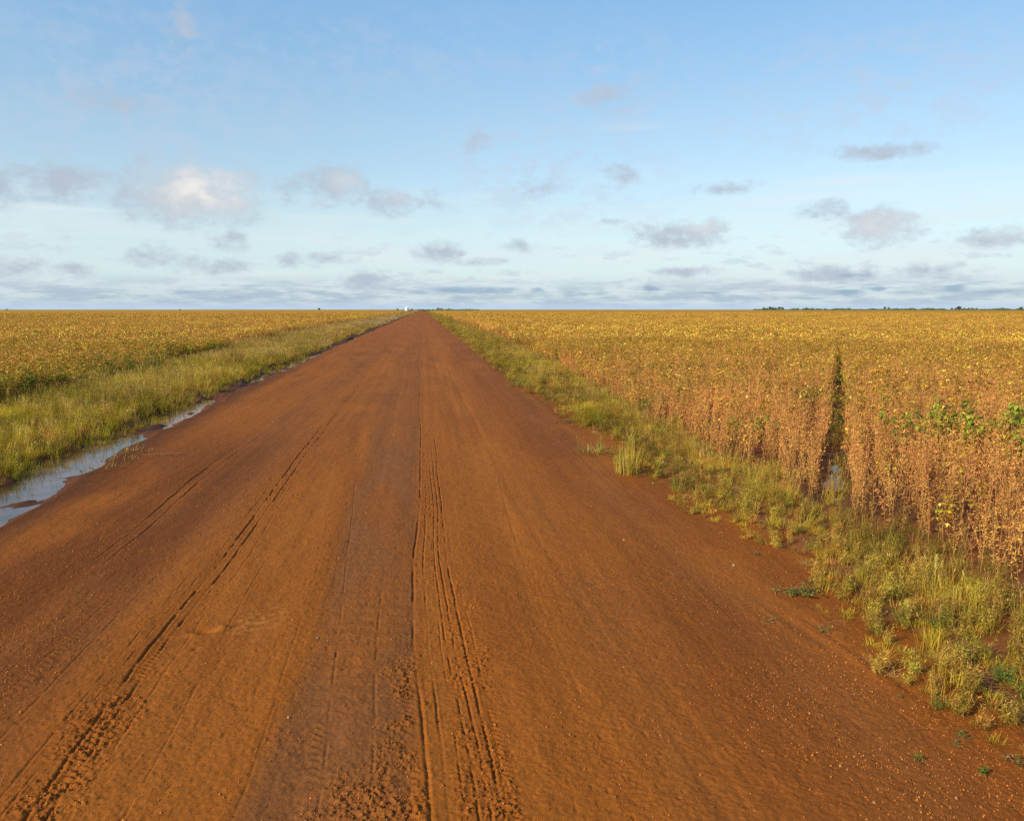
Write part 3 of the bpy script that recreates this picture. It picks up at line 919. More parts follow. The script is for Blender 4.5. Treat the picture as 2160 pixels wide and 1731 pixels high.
def verge_pts(x0, x1, y0, y1, dens, seed):
    area = (x1 - x0) * (y1 - y0); n = int(area * dens)
    return RS.uniform(x0, x1, n), RS.uniform(y0, y1, n)


def crop_edges(y):
    e_r = np.interp(y, [0, 15, 25, 40, 80, 200, 1000], [5.0, 5.0, 5.4, 6.3, 7.0, 7.5, 8.0]) + (fbm(y * .7, y * 0, 601, 3) - .5) * .7
    e_l = np.interp(y, [0, 20, 28, 60, 110, 1000], [-10.7, -10.6, -10.5, -12.4, -13.6, -14.5]) + (fbm(y * .5, y * 0, 602, 3) - .5) * 1.4
    return e_l, e_r


def grass_left():
    Ps = []; Rs = []; Ss = []; Is = []
    for (y0, y1, dens, sw, sh) in ((1, 28, 46, 1.0, 1.0), (28, 60, 24, 1.35, 1.05), (60, 140, 8, 2.2, 1.1), (140, 420, 1.8, 4.5, 1.15), (420, 1300, .35, 10, 1.2)):
        X, Y = verge_pts(-15.5, -5.3, y0, y1, dens, 1)
        el, er = crop_edges(Y)
        s = xl(Y) - X
        wid = np.interp(Y, [0, 6, 12, 20, 30, 50], [.95, .74, .62, .58, .60, .50])
        edge = s - wid - (fbm(X * 1.2, Y * 1.2, 701, 2) - .5) * .7
        k = (edge > 0) & (X > el - .9) & infov(X, Y)
        k &= (RS.rand(X.size) < .35 + .65 * sst(0, .8, edge)) & ((X > el) | (RS.rand(X.size) < .45))
        X = X[k]; Y = Y[k]; n = X.size; s = s[k]; edge = edge[k]
        a = fbm(X * .25, Y * .12, 702, 3); b = fbm(X * .5, Y * .3, 703, 3); r = RS.rand(n)
        pl = np.interp(Y, [5, 30, 60, 120], [.05, .14, .60, .95]) * (.4 + 1.2 * sst(.35, .65, a)) + .16 * np.exp(-((s - 1.7) / .9) ** 2)
        idx = np.where(r < pl, RS.randint(9, 13, n), np.where(r < pl + .22 + .2 * sst(.4, .6, b), RS.randint(5, 9, n),
              np.where(r > .96, RS.randint(20, 23, n), RS.randint(0, 5, n))))
        idx = np.where(RS.rand(n) < .16, RS.randint(23, 27, n), idx)
        ps = sst(35, 75, Y) * sst(.38, .58, fbm(X * .2, Y * .035, 716, 2)) * sst(8, 3, s)
        idx = np.where(RS.rand(n) < ps * .8, RS.randint(29, 32, n), idx)
        sc = .74 * RS.normal(1, .18, n) * (.6 + .75 * b) * np.interp(edge, [0, .5, 1.2], [.55, .8, 1.0]) * 1.0
        Ps.append(np.stack([X, Y, height_at(X, Y)], -1)); Rs.append(rot3(n, .1)); Ss.append(np.stack([sc * sw, sc * sw, sc * sh], -1)); Is.append(idx)
    scatter('verge_grass', np.concatenate(Ps), np.concatenate(Rs), np.concatenate(Ss), np.concatenate(Is), C_GRASS,
            'tall green and seeding grass on the left verge', 'grass')


def grass_right():
    Ps = []; Rs = []; Ss = []; Is = []
    for (y0, y1, dens, sw, sh) in ((1, 20, 95, .95, 1.0), (20, 50, 42, 1.35, 1.05), (50, 140, 10, 2.2, 1.1), (140, 420, 2.0, 4.5, 1.1), (420, 1300, .35, 10, 1.2)):
        X, Y = verge_pts(3.0, 9.5, y0, y1, dens, 2)
        el, er = crop_edges(Y)
        w = xr(Y); f = (X - w) / np.maximum(er - w, .5)
        rag = (fbm(X * 1.5, Y * 1.2, 711, 3) - .5) * 1.1
        k = (X > w + .15 + rag * .9 - .30) & (X < er + .5) & infov(X, Y)
        k &= (X < er - .1) | (RS.rand(X.size) < .3)
        ga, gpp = gapcoord(X, Y); k &= ~((np.abs(gpp) < .24) & (ga > -.9))
        k &= (RS.rand(X.size) < .62 + .38 * sst(.0, .3, f))
        X = X[k]; Y = Y[k]; n = X.size; f = f[k]
        a = fbm(X * .5, Y * .3, 712, 3); r = RS.rand(n)
        low = (1 - sst(.25, .6, f + (a - .5) * .6))
        idx = np.where(r < low * .8, np.where(RS.rand(n) < .68, RS.randint(13, 17, n), RS.randint(17, 20, n)),
              np.where(r < low * .8 + .05, RS.randint(20, 23, n),
              np.where(RS.rand(n) < .62, RS.randint(5, 9, n), np.where(RS.rand(n) < .35, RS.randint(9, 13, n), RS.randint(13, 17, n)))))
        ga, gpp = gapcoord(X, Y); lowm = (np.abs(gpp) < .5) & (ga > -1.7) & (ga < 1)
        bw = RS.rand(n) < .42 + .3 * (fbm(X * 1.1, Y * .7, 715, 2) - .5)
        idx = np.where(bw, RS.randint(23, 27, n), idx)
        idx = np.where(RS.rand(n) < .12, RS.randint(27, 29, n), idx)
        idx = np.where(RS.rand(n) < .10, RS.randint(17, 20, n), idx)
        idx = np.where(lowm, RS.randint(13, 18, n), idx)
        gg = sst(.55, .7, fbm(X * .7, Y * .4, 713, 2)) * (Y > 14)
        idx = np.where(RS.rand(n) < gg * .4, RS.randint(0, 5, n), idx)
        sc = np.where(lowm, .75, 1) * RS.normal(1, .17, n) * np.interp(f, [-.1, .15, .8, 1.2], [.62, .86, .8, .7]) * (.70 + .6 * a) * .66
        Ps.append(np.stack([X, Y, height_at(X, Y)], -1)); Rs.append(rot3(n, .12)); Ss.append(np.stack([sc * sw, sc * sw, sc * sh], -1)); Is.append(idx)
    # creeping weeds in the wheel track
    for (t0, t1, n, lo, hi, sz) in ((16, 32, 40, 20, 23, 1.2), (3.5, 13, 46, 17, 24, .85), (8, 30, 60, 23, 27, .9), (28, 50, 90, 0, 5, .8), (-1, 3.5, 12, 5, 9, .7)):
        t = RS.uniform(t0, t1, n); p = RS.normal(0, .17, n)
        X = GA.x + t * GD[0] + p * GN_[0]; Y = GA.y + t * GD[1] + p * GN_[1]
        Ps.append(np.stack([X, Y, height_at(X, Y)], -1)); Rs.append(rot3(n, .1)); Ss.append(np.full((n, 3), sz) * RS.uniform(.7, 1.2, (n, 1))); Is.append(RS.randint(lo, hi, n))
    scatter('verge_grass', np.concatenate(Ps), np.concatenate(Rs), np.concatenate(Ss), np.concatenate(Is), C_GRASS,
            'low olive yellow grass and weeds on the right verge', 'grass')


grass_left(); grass_right()

# ------------------------------------------------------------------ gravel
pv = []
for k in range(6):
    m = MB(); n1, n2 = 6, 4; pts = []
    sx, sy, sz = random.uniform(.7, 1.3), random.uniform(.7, 1.2), random.uniform(.45, .8)
    pc = [(.36, .12, .020), (.40, .135, .026), (.17, .055, .015), (.36, .16, .055), (.46, .155, .030), (.28, .09, .016)][k]
    vv = [(0, 0, -sz)]
    for i in range(1, n2):
        for j in range(n1):
            t = math.pi * i / n2; f = math.tau * (j + .5 * i) / n1; r = random.uniform(.8, 1.15)
            vv.append((sx * math.sin(t) * math.cos(f) * r, sy * math.sin(t) * math.sin(f) * r, -sz * math.cos(t) * r))
    vv.append((0, 0, sz)); ff = []
    for j in range(n1):
        j2 = (j + 1) % n1
        ff.append((0, 1 + j2, 1 + j)); ff.append((len(vv) - 1, 1 + (n2 - 2) * n1 + j, 1 + (n2 - 2) * n1 + j2))
        for i in range(n2 - 2):
            a, b = 1 + i * n1 + j, 1 + i * n1 + j2
            ff.append((a, b, b + n1)); ff.append((a, b + n1, a + n1))
    me = mesh_np('pebble', np.array(vv), np.array(ff), np.array([pc] * len(vv)), False); me.materials.append(M_PEB); pv.append(me)
C_PEB = variant_coll('pebble_kind', pv)


def road_z(x, y):
    z, _, _ = roadmicro(x, y, y * y * 3.1e-4)
    return macro(x, y) + z


n = 170000
Y = 1 / RS.uniform(1 / 26., 1 / 2.8, n); X = RS.uniform(-5.2, 4.2, n)
e = xl(Y); w = xr(Y)
dens = .10 + .9 * sst(-2.3, -3.1, X) * (1 - .6 * sst(9, 16, Y)) + .45 * sst(1.6, 2.4, X) * sst(.3, .6, fbm(X * 1.1, Y * .8, 801, 3)) + .35 * clodmask(X, Y)
dens *= .25 + .75 * sst(.35, .62, fbm(X * 2.2, Y * 1.6, 802, 3))
k = (RS.rand(n) < dens) & (X > e + .1) & (X < w + .3) & infov(X, Y)
X = X[k]; Y = Y[k]; n = X.size
sz = .0022 + .0050 * RS.rand(n) ** 3 + .004 * (RS.rand(n) > .985)
scatter('gravel', np.stack([X, Y, road_z(X, Y) + sz * .25], -1), RS.uniform(-3, 3, (n, 3)), np.repeat(sz[:, None], 3, 1),
        RS.randint(0, 6, n), C_PEB, 'fine red gravel scattered over the dirt road', 'gravel')
# crumbled clods pressed out beside the ruts
n = 26000
Y = 1 / RS.uniform(1 / 14., 1 / 2.8, n); X = RS.uniform(-3.0, 1.0, n)
cmk = clodmask(X, Y); k = (RS.rand(n) < np.clip(cmk - .2, 0, 1)); X = X[k]; Y = Y[k]; n = X.size
sz = .003 + .007 * RS.rand(n) ** 3
scatter('mud_clods', np.stack([X, Y, road_z(X, Y) + sz * .2], -1), RS.uniform(-3, 3, (n, 3)), np.repeat(sz[:, None], 3, 1),
        RS.choice([0, 2, 5], n), C_PEB, 'crumbled mud clods along the tyre ruts', 'mud')

# ------------------------------------------------------------------ single weeds, tufts, stones on the road
def place(o, px, py, rz=None, dz=0.):
    p = g(px, py)
    z = float(road_z(np.array([p.x]), np.array([p.y]))[0]) if -5 < p.x < 4 else float(macro(np.array([p.x]), np.array([p.y]))[0])
    o.location = (p.x, p.y, z + dz); o.rotation_euler[2] = random.uniform(0, 6.28) if rz is None else rz
    return p


def empty(name):
    o = bpy.data.objects.new(name, None); col.objects.link(o); o.empty_display_size = .1; return o


def leafy(rad, n, h, cols=GRN, ls=(.025, .05), runner=0):
    """leaves of a creeping weed, and its stems"""
    m = MB(); st = MB()
    for j in range(n):
        a = random.uniform(0, math.tau); r = rad * math.sqrt(random.random())
        t = Vector((math.cos(a) * r * (1 + runner), math.sin(a) * r, h * random.uniform(.2, 1)))
        st.rod((t.x * .15, t.y * .15, 0), t, .0016, .001, (.22, .18, .05))
        for i in range(3):
            m.leaf(t, random.uniform(0, math.tau), random.uniform(-.3, .6), random.uniform(*ls), random.uniform(*ls) * .5, jit(random.choice(cols), .2))
    return m.mesh('leaves', M_LEAF), st.mesh('stem', M_LEAF)


def weed(px, py, rad, n, h, label, cols=GRN, ls=(.025, .05), runner=0, group=None):
    t = empty('weed'); lm, sm = leafy(rad, n, h, cols, ls, runner)
    place(t, px, py, rz=0)
    link('leaves', lm, None, t); link('stem', sm, None, t)
    prop(t, label, 'weed', group)
    return t


LG = [(.22, .27, .06), (.30, .33, .08), (.16, .2, .05)]
GY = [(.27, .25, .09), (.33, .28, .11), (.20, .21, .06)]
WG = 'weeds growing on the bare road edge'
weed(1705, 1256, .13, 34, .07, 'leafy green creeping weed, right one of a pair on the bare road', LG, (.02, .045), .3, WG)
weed(1664, 1257, .10, 20, .05, 'leafy green creeping weed, left one of a pair on the bare road', LG, (.02, .04), .5, WG)
weed(1712, 1228, .05, 9, .05, 'small grey green sprig just above the pair of road weeds', GY, (.02, .035), 0, WG)
weed(1738, 1334, .06, 9, .05, 'small dark green sprig below the pair of creeping road weeds', GY, (.02, .035), 0, WG)
weed(1625, 1312, .07, 9, .03, 'flat brownish sprig on the road left of the dark sprig', GY, (.012, .025), 0, WG)
weed(1935, 1609, .022, 7, .035, 'single tiny green seedling alone on the right of the road', GRN, (.012, .022), 0, WG)
weed(2034, 1556, .045, 10, .035, 'green seedling above a trail of tiny leaves near the lower right corner', LG, (.012, .026), 0, WG)
weed(2076, 1634, .035, 10, .04, 'bright green seedling lowest on the road near the right edge', GRN, (.014, .03), 0, WG)
weed(2010, 1571, .05, 6, .02, 'faint trail of tiny leaves left of the green seedling', GY, (.01, .02), .8, WG)
weed(2150, 1612, .07, 14, .05, 'pale weed at the far right edge above the lowest seedling', GY, (.014, .03), 0, WG)
weed(1896, 1470, .02, 5, .02, 'pin sized green sprout in the middle of the right road half', GY, (.01, .02), 0, WG)
weed(1190, 892, .22, 26, .05, 'flat dull green mat of weeds on the road beside the verge', GY, (.03, .06), .9, WG)
weed(1165, 853, .25, 20, .05, 'flat dull green mat of weeds higher up the road beside the verge', GY, (.03, .06), .8, WG)
weed(1462, 1082, .10, 14, .06, 'small weed just off the verge edge beside pale stones', GRN, (.02, .04), .4, WG)
weed(1430, 1022, .12, 16, .07, 'dark weed at the foot of the verge right of the tall tuft', GRN, (.02, .04), .2, WG)
weed(1595, 1170, .05, 8, .03, 'thin sprig with curled leaves at the road edge by the verge', GY, (.015, .03), .6, WG)

gtufts = [
    (1322, 998, 3, 130, .25, .62, .17, .012, [(.62, .50, .06), (.50, .46, .05), (.70, .54, .12)], (.0, .22), (.05, .5), 'upright yellow green grass tuft standing out from the right verge'),
    (1385, 1000, 1, 80, .08, .18, .16, .008, [(.24, .30, .03), (.16, .22, .03)], (.2, .9), (.2, .9), 'low bright green grass patch right of the upright tuft'),
    (1244, 955, 2, 130, .10, .30, .26, .011, [(.58, .46, .08), (.36, .36, .05), (.60, .44, .14)], (.3, 1.2), (.2, .9), 'spreading yellow grass clump on the road left of the upright tuft'),
    (1265, 948, 1, 26, .18, .36, .05, .008, [(.36, .36, .06)], (.0, .3), (.1, .6), 'thin upright sprout of grass in the spreading clump'),
    (1100, 815, 2, 120, .12, .40, .50, .012, [(.26, .30, .05), (.36, .33, .08), (.16, .22, .03)], (.1, .8), (.2, .9), 'large grass clump where the right verge bulges onto the road'),
    (1335, 872, 0, 60, .3, .55, .17, .012, [(.24, .34, .03), (.30, .38, .04)], (.0, .4), (.2, .8), 'bright green tall grass tuft within the right verge'),
]
for (px, py, pl, nb, h0, h1, spr, w, cols, ln, dr, lab) in gtufts:
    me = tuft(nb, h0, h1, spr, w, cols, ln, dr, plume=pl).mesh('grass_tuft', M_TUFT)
    o = link('grass_tuft', me); place(o, px, py)
    prop(o, lab, 'grass tuft', 'grass tufts beside the right verge')
# straw grass along the left road edge beside the ditch
for j, (px, py, q, lab) in enumerate(((215, 990, .20, 'dry grass clump nearest the camera on the left road edge'),
                                      (252, 972, .24, 'middle dry grass clump on the left road edge beside the ditch'),
                                      (290, 955, .22, 'farthest dry grass clump on the left road edge before the straw streak'))):
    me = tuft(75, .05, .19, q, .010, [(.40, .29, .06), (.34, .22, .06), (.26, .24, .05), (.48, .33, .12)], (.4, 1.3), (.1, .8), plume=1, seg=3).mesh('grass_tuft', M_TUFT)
    o = link('grass_tuft', me); place(o, px, py); o.scale = (1.2, 1.6, .9)
    prop(o, lab, 'grass tuft', 'dry grass clumps on the left road edge')
m = MB()
for j in range(26):
    a = random.gauss(0, .25)
    m.blade((random.uniform(-.28, .3), random.gauss(0, .05), .012), a, 1.5, random.uniform(.1, .3), .006, (.5, .35, .18), (.62, .48, .28), 2, .1)
o = link('straw', m.mesh('straw', M_GRASS)); place(o, 335, 962, rz=0); prop(o, 'streak of pale flattened straw on the left side of the road', 'straw')
m = MB(); m.blade((-.07, 0, .008), .02, 1.5, .15, .004, (.45, .25, .09), (.5, .3, .1), 4, .12)
o = link('straw', m.mesh('straw', M_GRASS)); place(o, 1934, 1540, rz=0); prop(o, 'single thin straw lying on the road near the lower right', 'straw')


def stone(px, py, r, c, label, group='loose stones on the road', flat=.6):
    me0 = pv[random.randrange(6)].copy()
    a = me0.color_attributes['Col']; a.data.foreach_set('color', np.tile(np.array([*c, 1], np.float32), len(me0.vertices)))
    sub = link('stone', me0); place(sub, px, py, dz=r * .25); sub.scale = (r, r, r * flat / .6)
    md = sub.modifiers.new('round', 'SUBSURF'); md.levels = md.render_levels = 1
    prop(sub, label, 'stone', group)


stone(117, 1331, .013, (.50, .24, .09), 'pale stone alone on the gravelly left side of the road')
stone(670, 1354, .012, (.38, .22, .15), 'pale pinkish pebble on the grey band left of the centre rut')
stone(1547, 1194, .022, (.20, .18, .10), 'dark grey stone on the road near the verge, above the creeping weeds')
stone(1316, 1143, .014, (.48, .30, .14), 'small whitish pebble in the smooth middle of the right road half')
stone(1422, 1018, .035, (.24, .22, .15), 'greyish stone at the foot of the verge right of the upright tuft')
stone(1472, 1063, .022, (.30, .24, .15), 'pale stone beside the verge below the small weed')
stone(1377, 1019, .020, (.28, .28, .18), 'dark pebble just right of the upright tuft')
stone(1510, 1078, .024, (.36, .28, .18), 'whitish stone at the edge of the right verge')
stone(715, 1182, .011, (.55, .33, .16), 'light pebble high on the grey band of the road')
stone(545, 1185, .010, (.50, .28, .12), 'light pebble between the left rut and the grey band')
stone(1953, 1413, .016, (.14, .09, .05), 'dark stone by the verge near the right frame edge')

# ------------------------------------------------------------------ far trees
M_CROWN = mat_plant('tree_foliage', trans=.15, rough=.6, vary=.2, hue=.02, patch=.1)
M_BARK = mat_plain('bark', (.10, .07, .05), .9)


def tree_meshes(h, wd, cols, seed, flat=1.0):
    random.seed(seed)
    t = MB(); p = Vector((0, 0, -.2)); th = h * .42
    q = Vector((random.uniform(-.2, .2), random.uniform(-.2, .2), th))
    t.rod(p, q, h * .035, h * .022, (.10, .07, .05), 7)
    cr = MB(); cl = []
    for k in range(9):
        a = random.uniform(0, math.tau); r = wd * .5 * random.uniform(.15, .75)
        c = Vector((math.cos(a) * r, math.sin(a) * r, h * random.uniform(.45, .85) * flat))
        t.rod(q * .8, c, h * .014, h * .006, (.10, .07, .05), 5)
        cl.append((c, wd * random.uniform(.16, .30)))
    for c, r in cl:
        for k in range(110):
            d = Vector((random.gauss(0, 1), random.gauss(0, 1), random.gauss(0, .75))).normalized() * r * random.uniform(.45, 1.1)
            n = Vector((random.gauss(0, 1), random.gauss(0, 1), random.gauss(0, 1))).normalized(); x = n.orthogonal() * h * .028; y = n.cross(x)
            w = c + d
            if w.z < h * .2: continue
            cr.tri([w - x, w - y * .8, w + x, w + y * .8], jit(random.choice(cols), .2))
    return t.mesh('trunk', M_BARK), cr.mesh('crown', M_CROWN)


TG = [(.11, .15, .04), (.14, .18, .05), (.08, .12, .04)]
TM = [tree_meshes(7, 8, TG, 1), tree_meshes(6, 9, TG, 2, .95), tree_meshes(8, 7, [(.05, .07, .035)], 3), tree_meshes(3.2, 5.5, [(.10, .14, .04), (.08, .12, .035)], 4)]
random.seed(99)


def tree(px, dist, kind, scale, label, group=None, name='tree', cat='tree', wide=1.):
    d = ray(px, 652); d = Vector((d.x, d.y, 0)).normalized() * dist
    e = empty(name); e.location = (d.x, d.y, 0); e.rotation_euler[2] = random.uniform(0, 6.28); e.scale = (scale * wide, scale * wide, scale)
    t, c = TM[kind]
    link('trunk', t, None, e); link('crown', c, None, e)
    prop(e, label, cat, group)


G_R = 'trees on the horizon beyond the right field'
for i, px in enumerate((1611, 1617, 1624, 1631, 1637, 1644, 1650)):
    tree(px, 1500 + 60 * (i % 3), i % 3, random.uniform(.85, 1.1), 'green tree in the low clump at the left end of the right horizon treeline', G_R + ', left clump')
tree(1684, 1900, 1, .9, 'small tree just right of the leftmost horizon clump', G_R)
tree(1701, 1700, 0, .95, 'rounded tree, second to the right of the leftmost horizon clump', G_R)
tree(1713, 1750, 3, 1.5, 'low bushy tree touching the rounded horizon tree', G_R)
tree(1741, 2100, 1, .9, 'small lone tree a quarter along the right horizon treeline', G_R)
tree(1790, 2000, 3, 1.9, 'flat green bush midway between the left clump and the bluish pair', G_R)
tree(1867, 2400, 2, 1.25, 'left tree of the bluish pair on the right horizon', G_R)
tree(1875, 2400, 0, 1.3, 'right tree of the bluish pair on the right horizon', G_R)
tree(1892, 2500, 1, 1.0, 'low bluish tree right after the pair on the horizon', G_R)
tree(1956, 2500, 0, 1.0, 'small bluish tree left of the darkest horizon tree', G_R)
tree(1969, 2500, 1, 1.0, 'low bluish tree immediately left of the darkest horizon tree', G_R)
tree(2023, 1400, 2, .95, 'darkest dense tree on the right horizon', G_R, wide=1.2)
for i, px in enumerate((2008, 2015, 2034, 2043, 2051, 2060)):
    tree(px, 2600, i % 2, 1.1, 'bluish far tree in the low belt around the darkest horizon tree', G_R + ', low belt')
tree(2154, 1500, 0, 1.0, 'dark tree at the far right end of the horizon', G_R)
tree(673, 1300, 2, .62, 'lone small dark tree on the left horizon', 'lone trees on the left horizon')
tree(15, 1500, 3, .9, 'low brownish tree at the far left end of the horizon', 'lone trees on the left horizon')
tree(380, 1700, 3, 1.0, 'tiny bush halfway along the left horizon', 'lone trees on the left horizon')
tree(839, 1500, 3, 1.2, 'dark bush left of the white silo', 'bushes at the end of the road', 'bush', 'bush')
tree(868, 1500, 3, 1.2, 'dark bush right of the white silo', 'bushes at the end of the road', 'bush', 'bush')
for i, px in enumerate((905, 913)):
    tree(px, 1700, 3, 1.0, 'low green bush at the end of the road', 'low bushes across the end of the road', 'bush', 'bush')
tree(924, 1500, 3, 1.7, 'tallest bush right of the end of the road', 'bushes at the end of the road', 'bush', 'bush')
tree(932, 1550, 3, 1.5, 'rounded bush just right of the tallest one at the road end', 'bushes at the end of the road', 'bush', 'bush')
tree(947, 1600, 3, 1.3, 'lower bush farthest right at the end of the road', 'bushes at the end of the road', 'bush', 'bush')
# low green growth across the far end of the road and along the right horizon
def far_belt(name, px0, px1, dist, h, label, c0):
    m = MB(); n = int((px1 - px0) * 16)
    for k in range(n):
        px = random.uniform(px0, px1); d = ray(px, 652); d = Vector((d.x, d.y, 0)).normalized() * (dist * random.uniform(.97, 1.05))
        hh = h * random.uniform(.3, 1) * (.5 + float(vn(np.array([px * .08]), np.array([0.]), 905)[0]))
        for j in range(3):
            w = d + Vector((random.uniform(-2, 2), random.uniform(-2, 2), hh * random.random())); r = random.uniform(.5, 1.0)
            nn = Vector((random.gauss(0, 1), random.gauss(0, 1), random.gauss(0, 1))).normalized(); x = nn.orthogonal() * r; y = nn.cross(x)
            m.tri([w - x, w - y * .7, w + x, w + y * .7], jit(c0, .25))
    o = link(name, m.mesh(name, M_CROWN)); prop(o, label, 'vegetation', kind='stuff')


far_belt('scrub', 850, 1010, 1500, 2.2, 'low green scrub across the far end of the road', (.12, .17, .04))
far_belt('scrub', 1590, 2165, 2200, 4.4, 'thin low belt of scrub along the right horizon', (.11, .16, .06))

# white silo
M_WHITE = mat_plain('white_painted_steel', (.82, .82, .80), .45, .04)
M_CONC = mat_plain('pale_concrete', (.45, .40, .32), .9, .1)
M_DARK = mat_plain('dark_opening', (.05, .05, .05), .6)


def ring(m, r, z0, z1, n, c, r2=None, rib=0):
    r2 = r if r2 is None else r2; i = len(m.v)
    for (rr, z) in ((r, z0), (r2, z1)):
        for k in range(n):
            a = math.tau * k / n; q = rr + (rib if k % 2 else 0)
            m.v.append((q * math.cos(a), q * math.sin(a), z)); m.c.append(c)
    for k in range(n):
        k2 = (k + 1) % n; m.f.append((i + k, i + k2, i + n + k2)); m.f.append((i + k, i + n + k2, i + n + k))


d = ray(858, 652); d = Vector((d.x, d.y, 0)).normalized() * 1250
silo = empty('silo'); silo.location = (d.x, d.y, 0)
m = MB(); ring(m, 3.1, -.3, 1.3, 24, (1, 1, 1)); ring(m, 3.1, 1.3, 1.3, 24, (1, 1, 1), 2.75)
link('base', m.mesh('base', M_CONC), None, silo)
m = MB(); ring(m, 2.7, 1.3, 5.0, 48, (1, 1, 1), rib=.06); link('body', m.mesh('body', M_WHITE), None, silo)
m = MB(); ring(m, 2.95, 4.95, 6.4, 32, (1, 1, 1), .45); ring(m, .45, 6.4, 6.9, 16, (1, 1, 1)); ring(m, .55, 6.9, 7.1, 16, (1, 1, 1), .02)
link('roof', m.mesh('roof', M_WHITE), None, silo)
prop(silo, 'small white silo standing at the far left end of the road', 'silo')

# ------------------------------------------------------------------ light
SUN = Vector((-.86, -.50, 0)).normalized() * math.cos(R(30)) + Vector((0, 0, math.sin(R(30))))
sd = bpy.data.lights.new('sun', 'SUN'); so = bpy.data.objects.new('sun', sd); col.objects.link(so)
so.rotation_euler = SUN.to_track_quat('Z', 'Y').to_euler(); so.location = (0, 0, 50)
sd.energy = 4.5; sd.angle = R(.53); sd.color = (1.0, .87, .66)

w = bpy.data.worlds.new('World'); scene.world = w; w.use_nodes = True
nt = w.node_tree; nt.nodes.clear()
N = lambda t, **kw: _nn(nt, t, kw)
L = nt.links.new
out = N('ShaderNodeOutputWorld'); bg = N('ShaderNodeBackground', i_1=.15)
sky = N('ShaderNodeTexSky', sky_type='NISHITA'); sky.sun_disc = False
sky.sun_elevation = R(30); sky.sun_rotation = math.atan2(SUN.x, SUN.y)
sky.air_density = 1.0; sky.dust_density = .6; sky.ozone_density = 1.6; sky.altitude = 400
tc = N('ShaderNodeTexCoord'); sep = N('ShaderNodeSeparateXYZ'); L(tc.outputs['Generated'], sep.inputs[0])
az = N('ShaderNodeMath', operation='ARCTAN2'); L(sep.outputs[0], az.inputs[0]); L(sep.outputs[1], az.inputs[1])
el = N('ShaderNodeMath', operation='ARCSINE'); L(sep.outputs[2], el.inputs[0])
ae = N('ShaderNodeCombineXYZ'); L(az.outputs[0], ae.inputs[0]); L(el.outputs[0], ae.inputs[1])


def math2(op, a, b=None, c=None, clamp=False):
    n = N('ShaderNodeMath', operation=op); n.use_clamp = clamp
    for i, v in enumerate((a, b, c)):
        if v is None: continue
        if isinstance(v, (int, float)): n.inputs[i].default_value = v
        else: L(v, n.inputs[i])
    return n.outputs[0]


def mrange(v, a, b, c=0., d=1., smooth=True):
    n = N('ShaderNodeMapRange'); n.interpolation_type = 'SMOOTHSTEP' if smooth else 'LINEAR'
    L(v, n.inputs[0])
    for i, q in enumerate((a, b, c, d)): n.inputs[i + 1].default_value = q
    return n.outputs[0]


def noise(sx, sy, detail=5., rough=.55, off=0., dist=0.):
    vm = N('ShaderNodeVectorMath', operation='MULTIPLY_ADD'); L(ae.outputs[0], vm.inputs[0]); vm.inputs[1].default_value = (sx, sy, 0); vm.inputs[2].default_value = (off, off * .7, off * .3)
    n = N('ShaderNodeTexNoise', i_Scale=1.0, i_Detail=detail, i_Roughness=rough, i_Distortion=dist); L(vm.outputs[0], n.inputs['Vector'])
    return n.outputs['Fac']


def blob(px, py, rx, ry, amp=1.):
    a, e = azel(px, py)
    vm = N('ShaderNodeVectorMath', operation='SUBTRACT'); L(ae.outputs[0], vm.inputs[0]); vm.inputs[1].default_value = (a, e, 0)
    v2 = N('ShaderNodeVectorMath', operation='MULTIPLY'); L(vm.outputs[0], v2.inputs[0]); v2.inputs[1].default_value = (FPX / rx, FPX / ry, 0)
    ln = N('ShaderNodeVectorMath', operation='LENGTH'); L(v2.outputs[0], ln.inputs[0])
    return mrange(ln.outputs['Value'], 1.25, 0., 0., amp)


def blobs(lst):
    t = None
    for b in lst:
        q = blob(*b); t = q if t is None else math2('MAXIMUM', t, q)
    return t


def mixw(f, a, b):
    n = N('ShaderNodeMix', data_type='RGBA'); L(f, n.inputs[0])
    for s, v in ((6, a), (7, b)):
        if isinstance(v, tuple): n.inputs[s].default_value = (*v, 1)
        else: L(v, n.inputs[s])
    return n.outputs[2]


# tint of the clear sky by elevation (pale towards the horizon)
cr = N('ShaderNodeValToRGB'); e1 = mrange(el.outputs[0], 0., .5, 0., 1., False); L(e1, cr.inputs[0])
SKYT = [(0.0, (.9, .93, .98)), (.23, (.93, .90, .84)), (.43, (1.05, 1.03, .93)), (.7, (.98, 1.16, 1.13)), (1., (1.0, 1.18, 1.15))]
els = cr.color_ramp.elements
els[0].position = SKYT[0][0]; els[0].color = (*SKYT[0][1], 1); els[1].position = 1.; els[1].color = (*SKYT[-1][1], 1)
for p, c in SKYT[1:-1]:
    x = els.new(p); x.color = (*c, 1)
tint = N('ShaderNodeMix', data_type='RGBA', blend_type='MULTIPLY'); tint.inputs[0].default_value = 1
L(sky.outputs[0], tint.inputs[6]); L(cr.outputs[0], tint.inputs[7])
azt = mrange(az.outputs[0], .05, .75, 1., .84, False)
tz = N('ShaderNodeMix', data_type='RGBA', blend_type='MULTIPLY'); tz.inputs[0].default_value = 1
L(tint.outputs[2], tz.inputs[6]); L(azt, tz.inputs[7])
S = tz.outputs[2]
K = 1 / .15 / 2 ** .3   # cloud radiance is given for exposure 0, background strength .1
c_ = lambda r, g_, b: (r * K, g_ * K, b * K)

nA = noise(22, 40, 7., .62, 3.)
nB = noise(60, 90, 5., .6, 9.)
nn = math2('ADD', math2('MULTIPLY', nA, .62), math2('MULTIPLY', nB, .38))
nS = noise(5, 60, 5., .6, 21.)           # flat streaks
S = mixw(mrange(el.outputs[0], .17, .02, 0., .8), S, c_(.62, .765, .83))
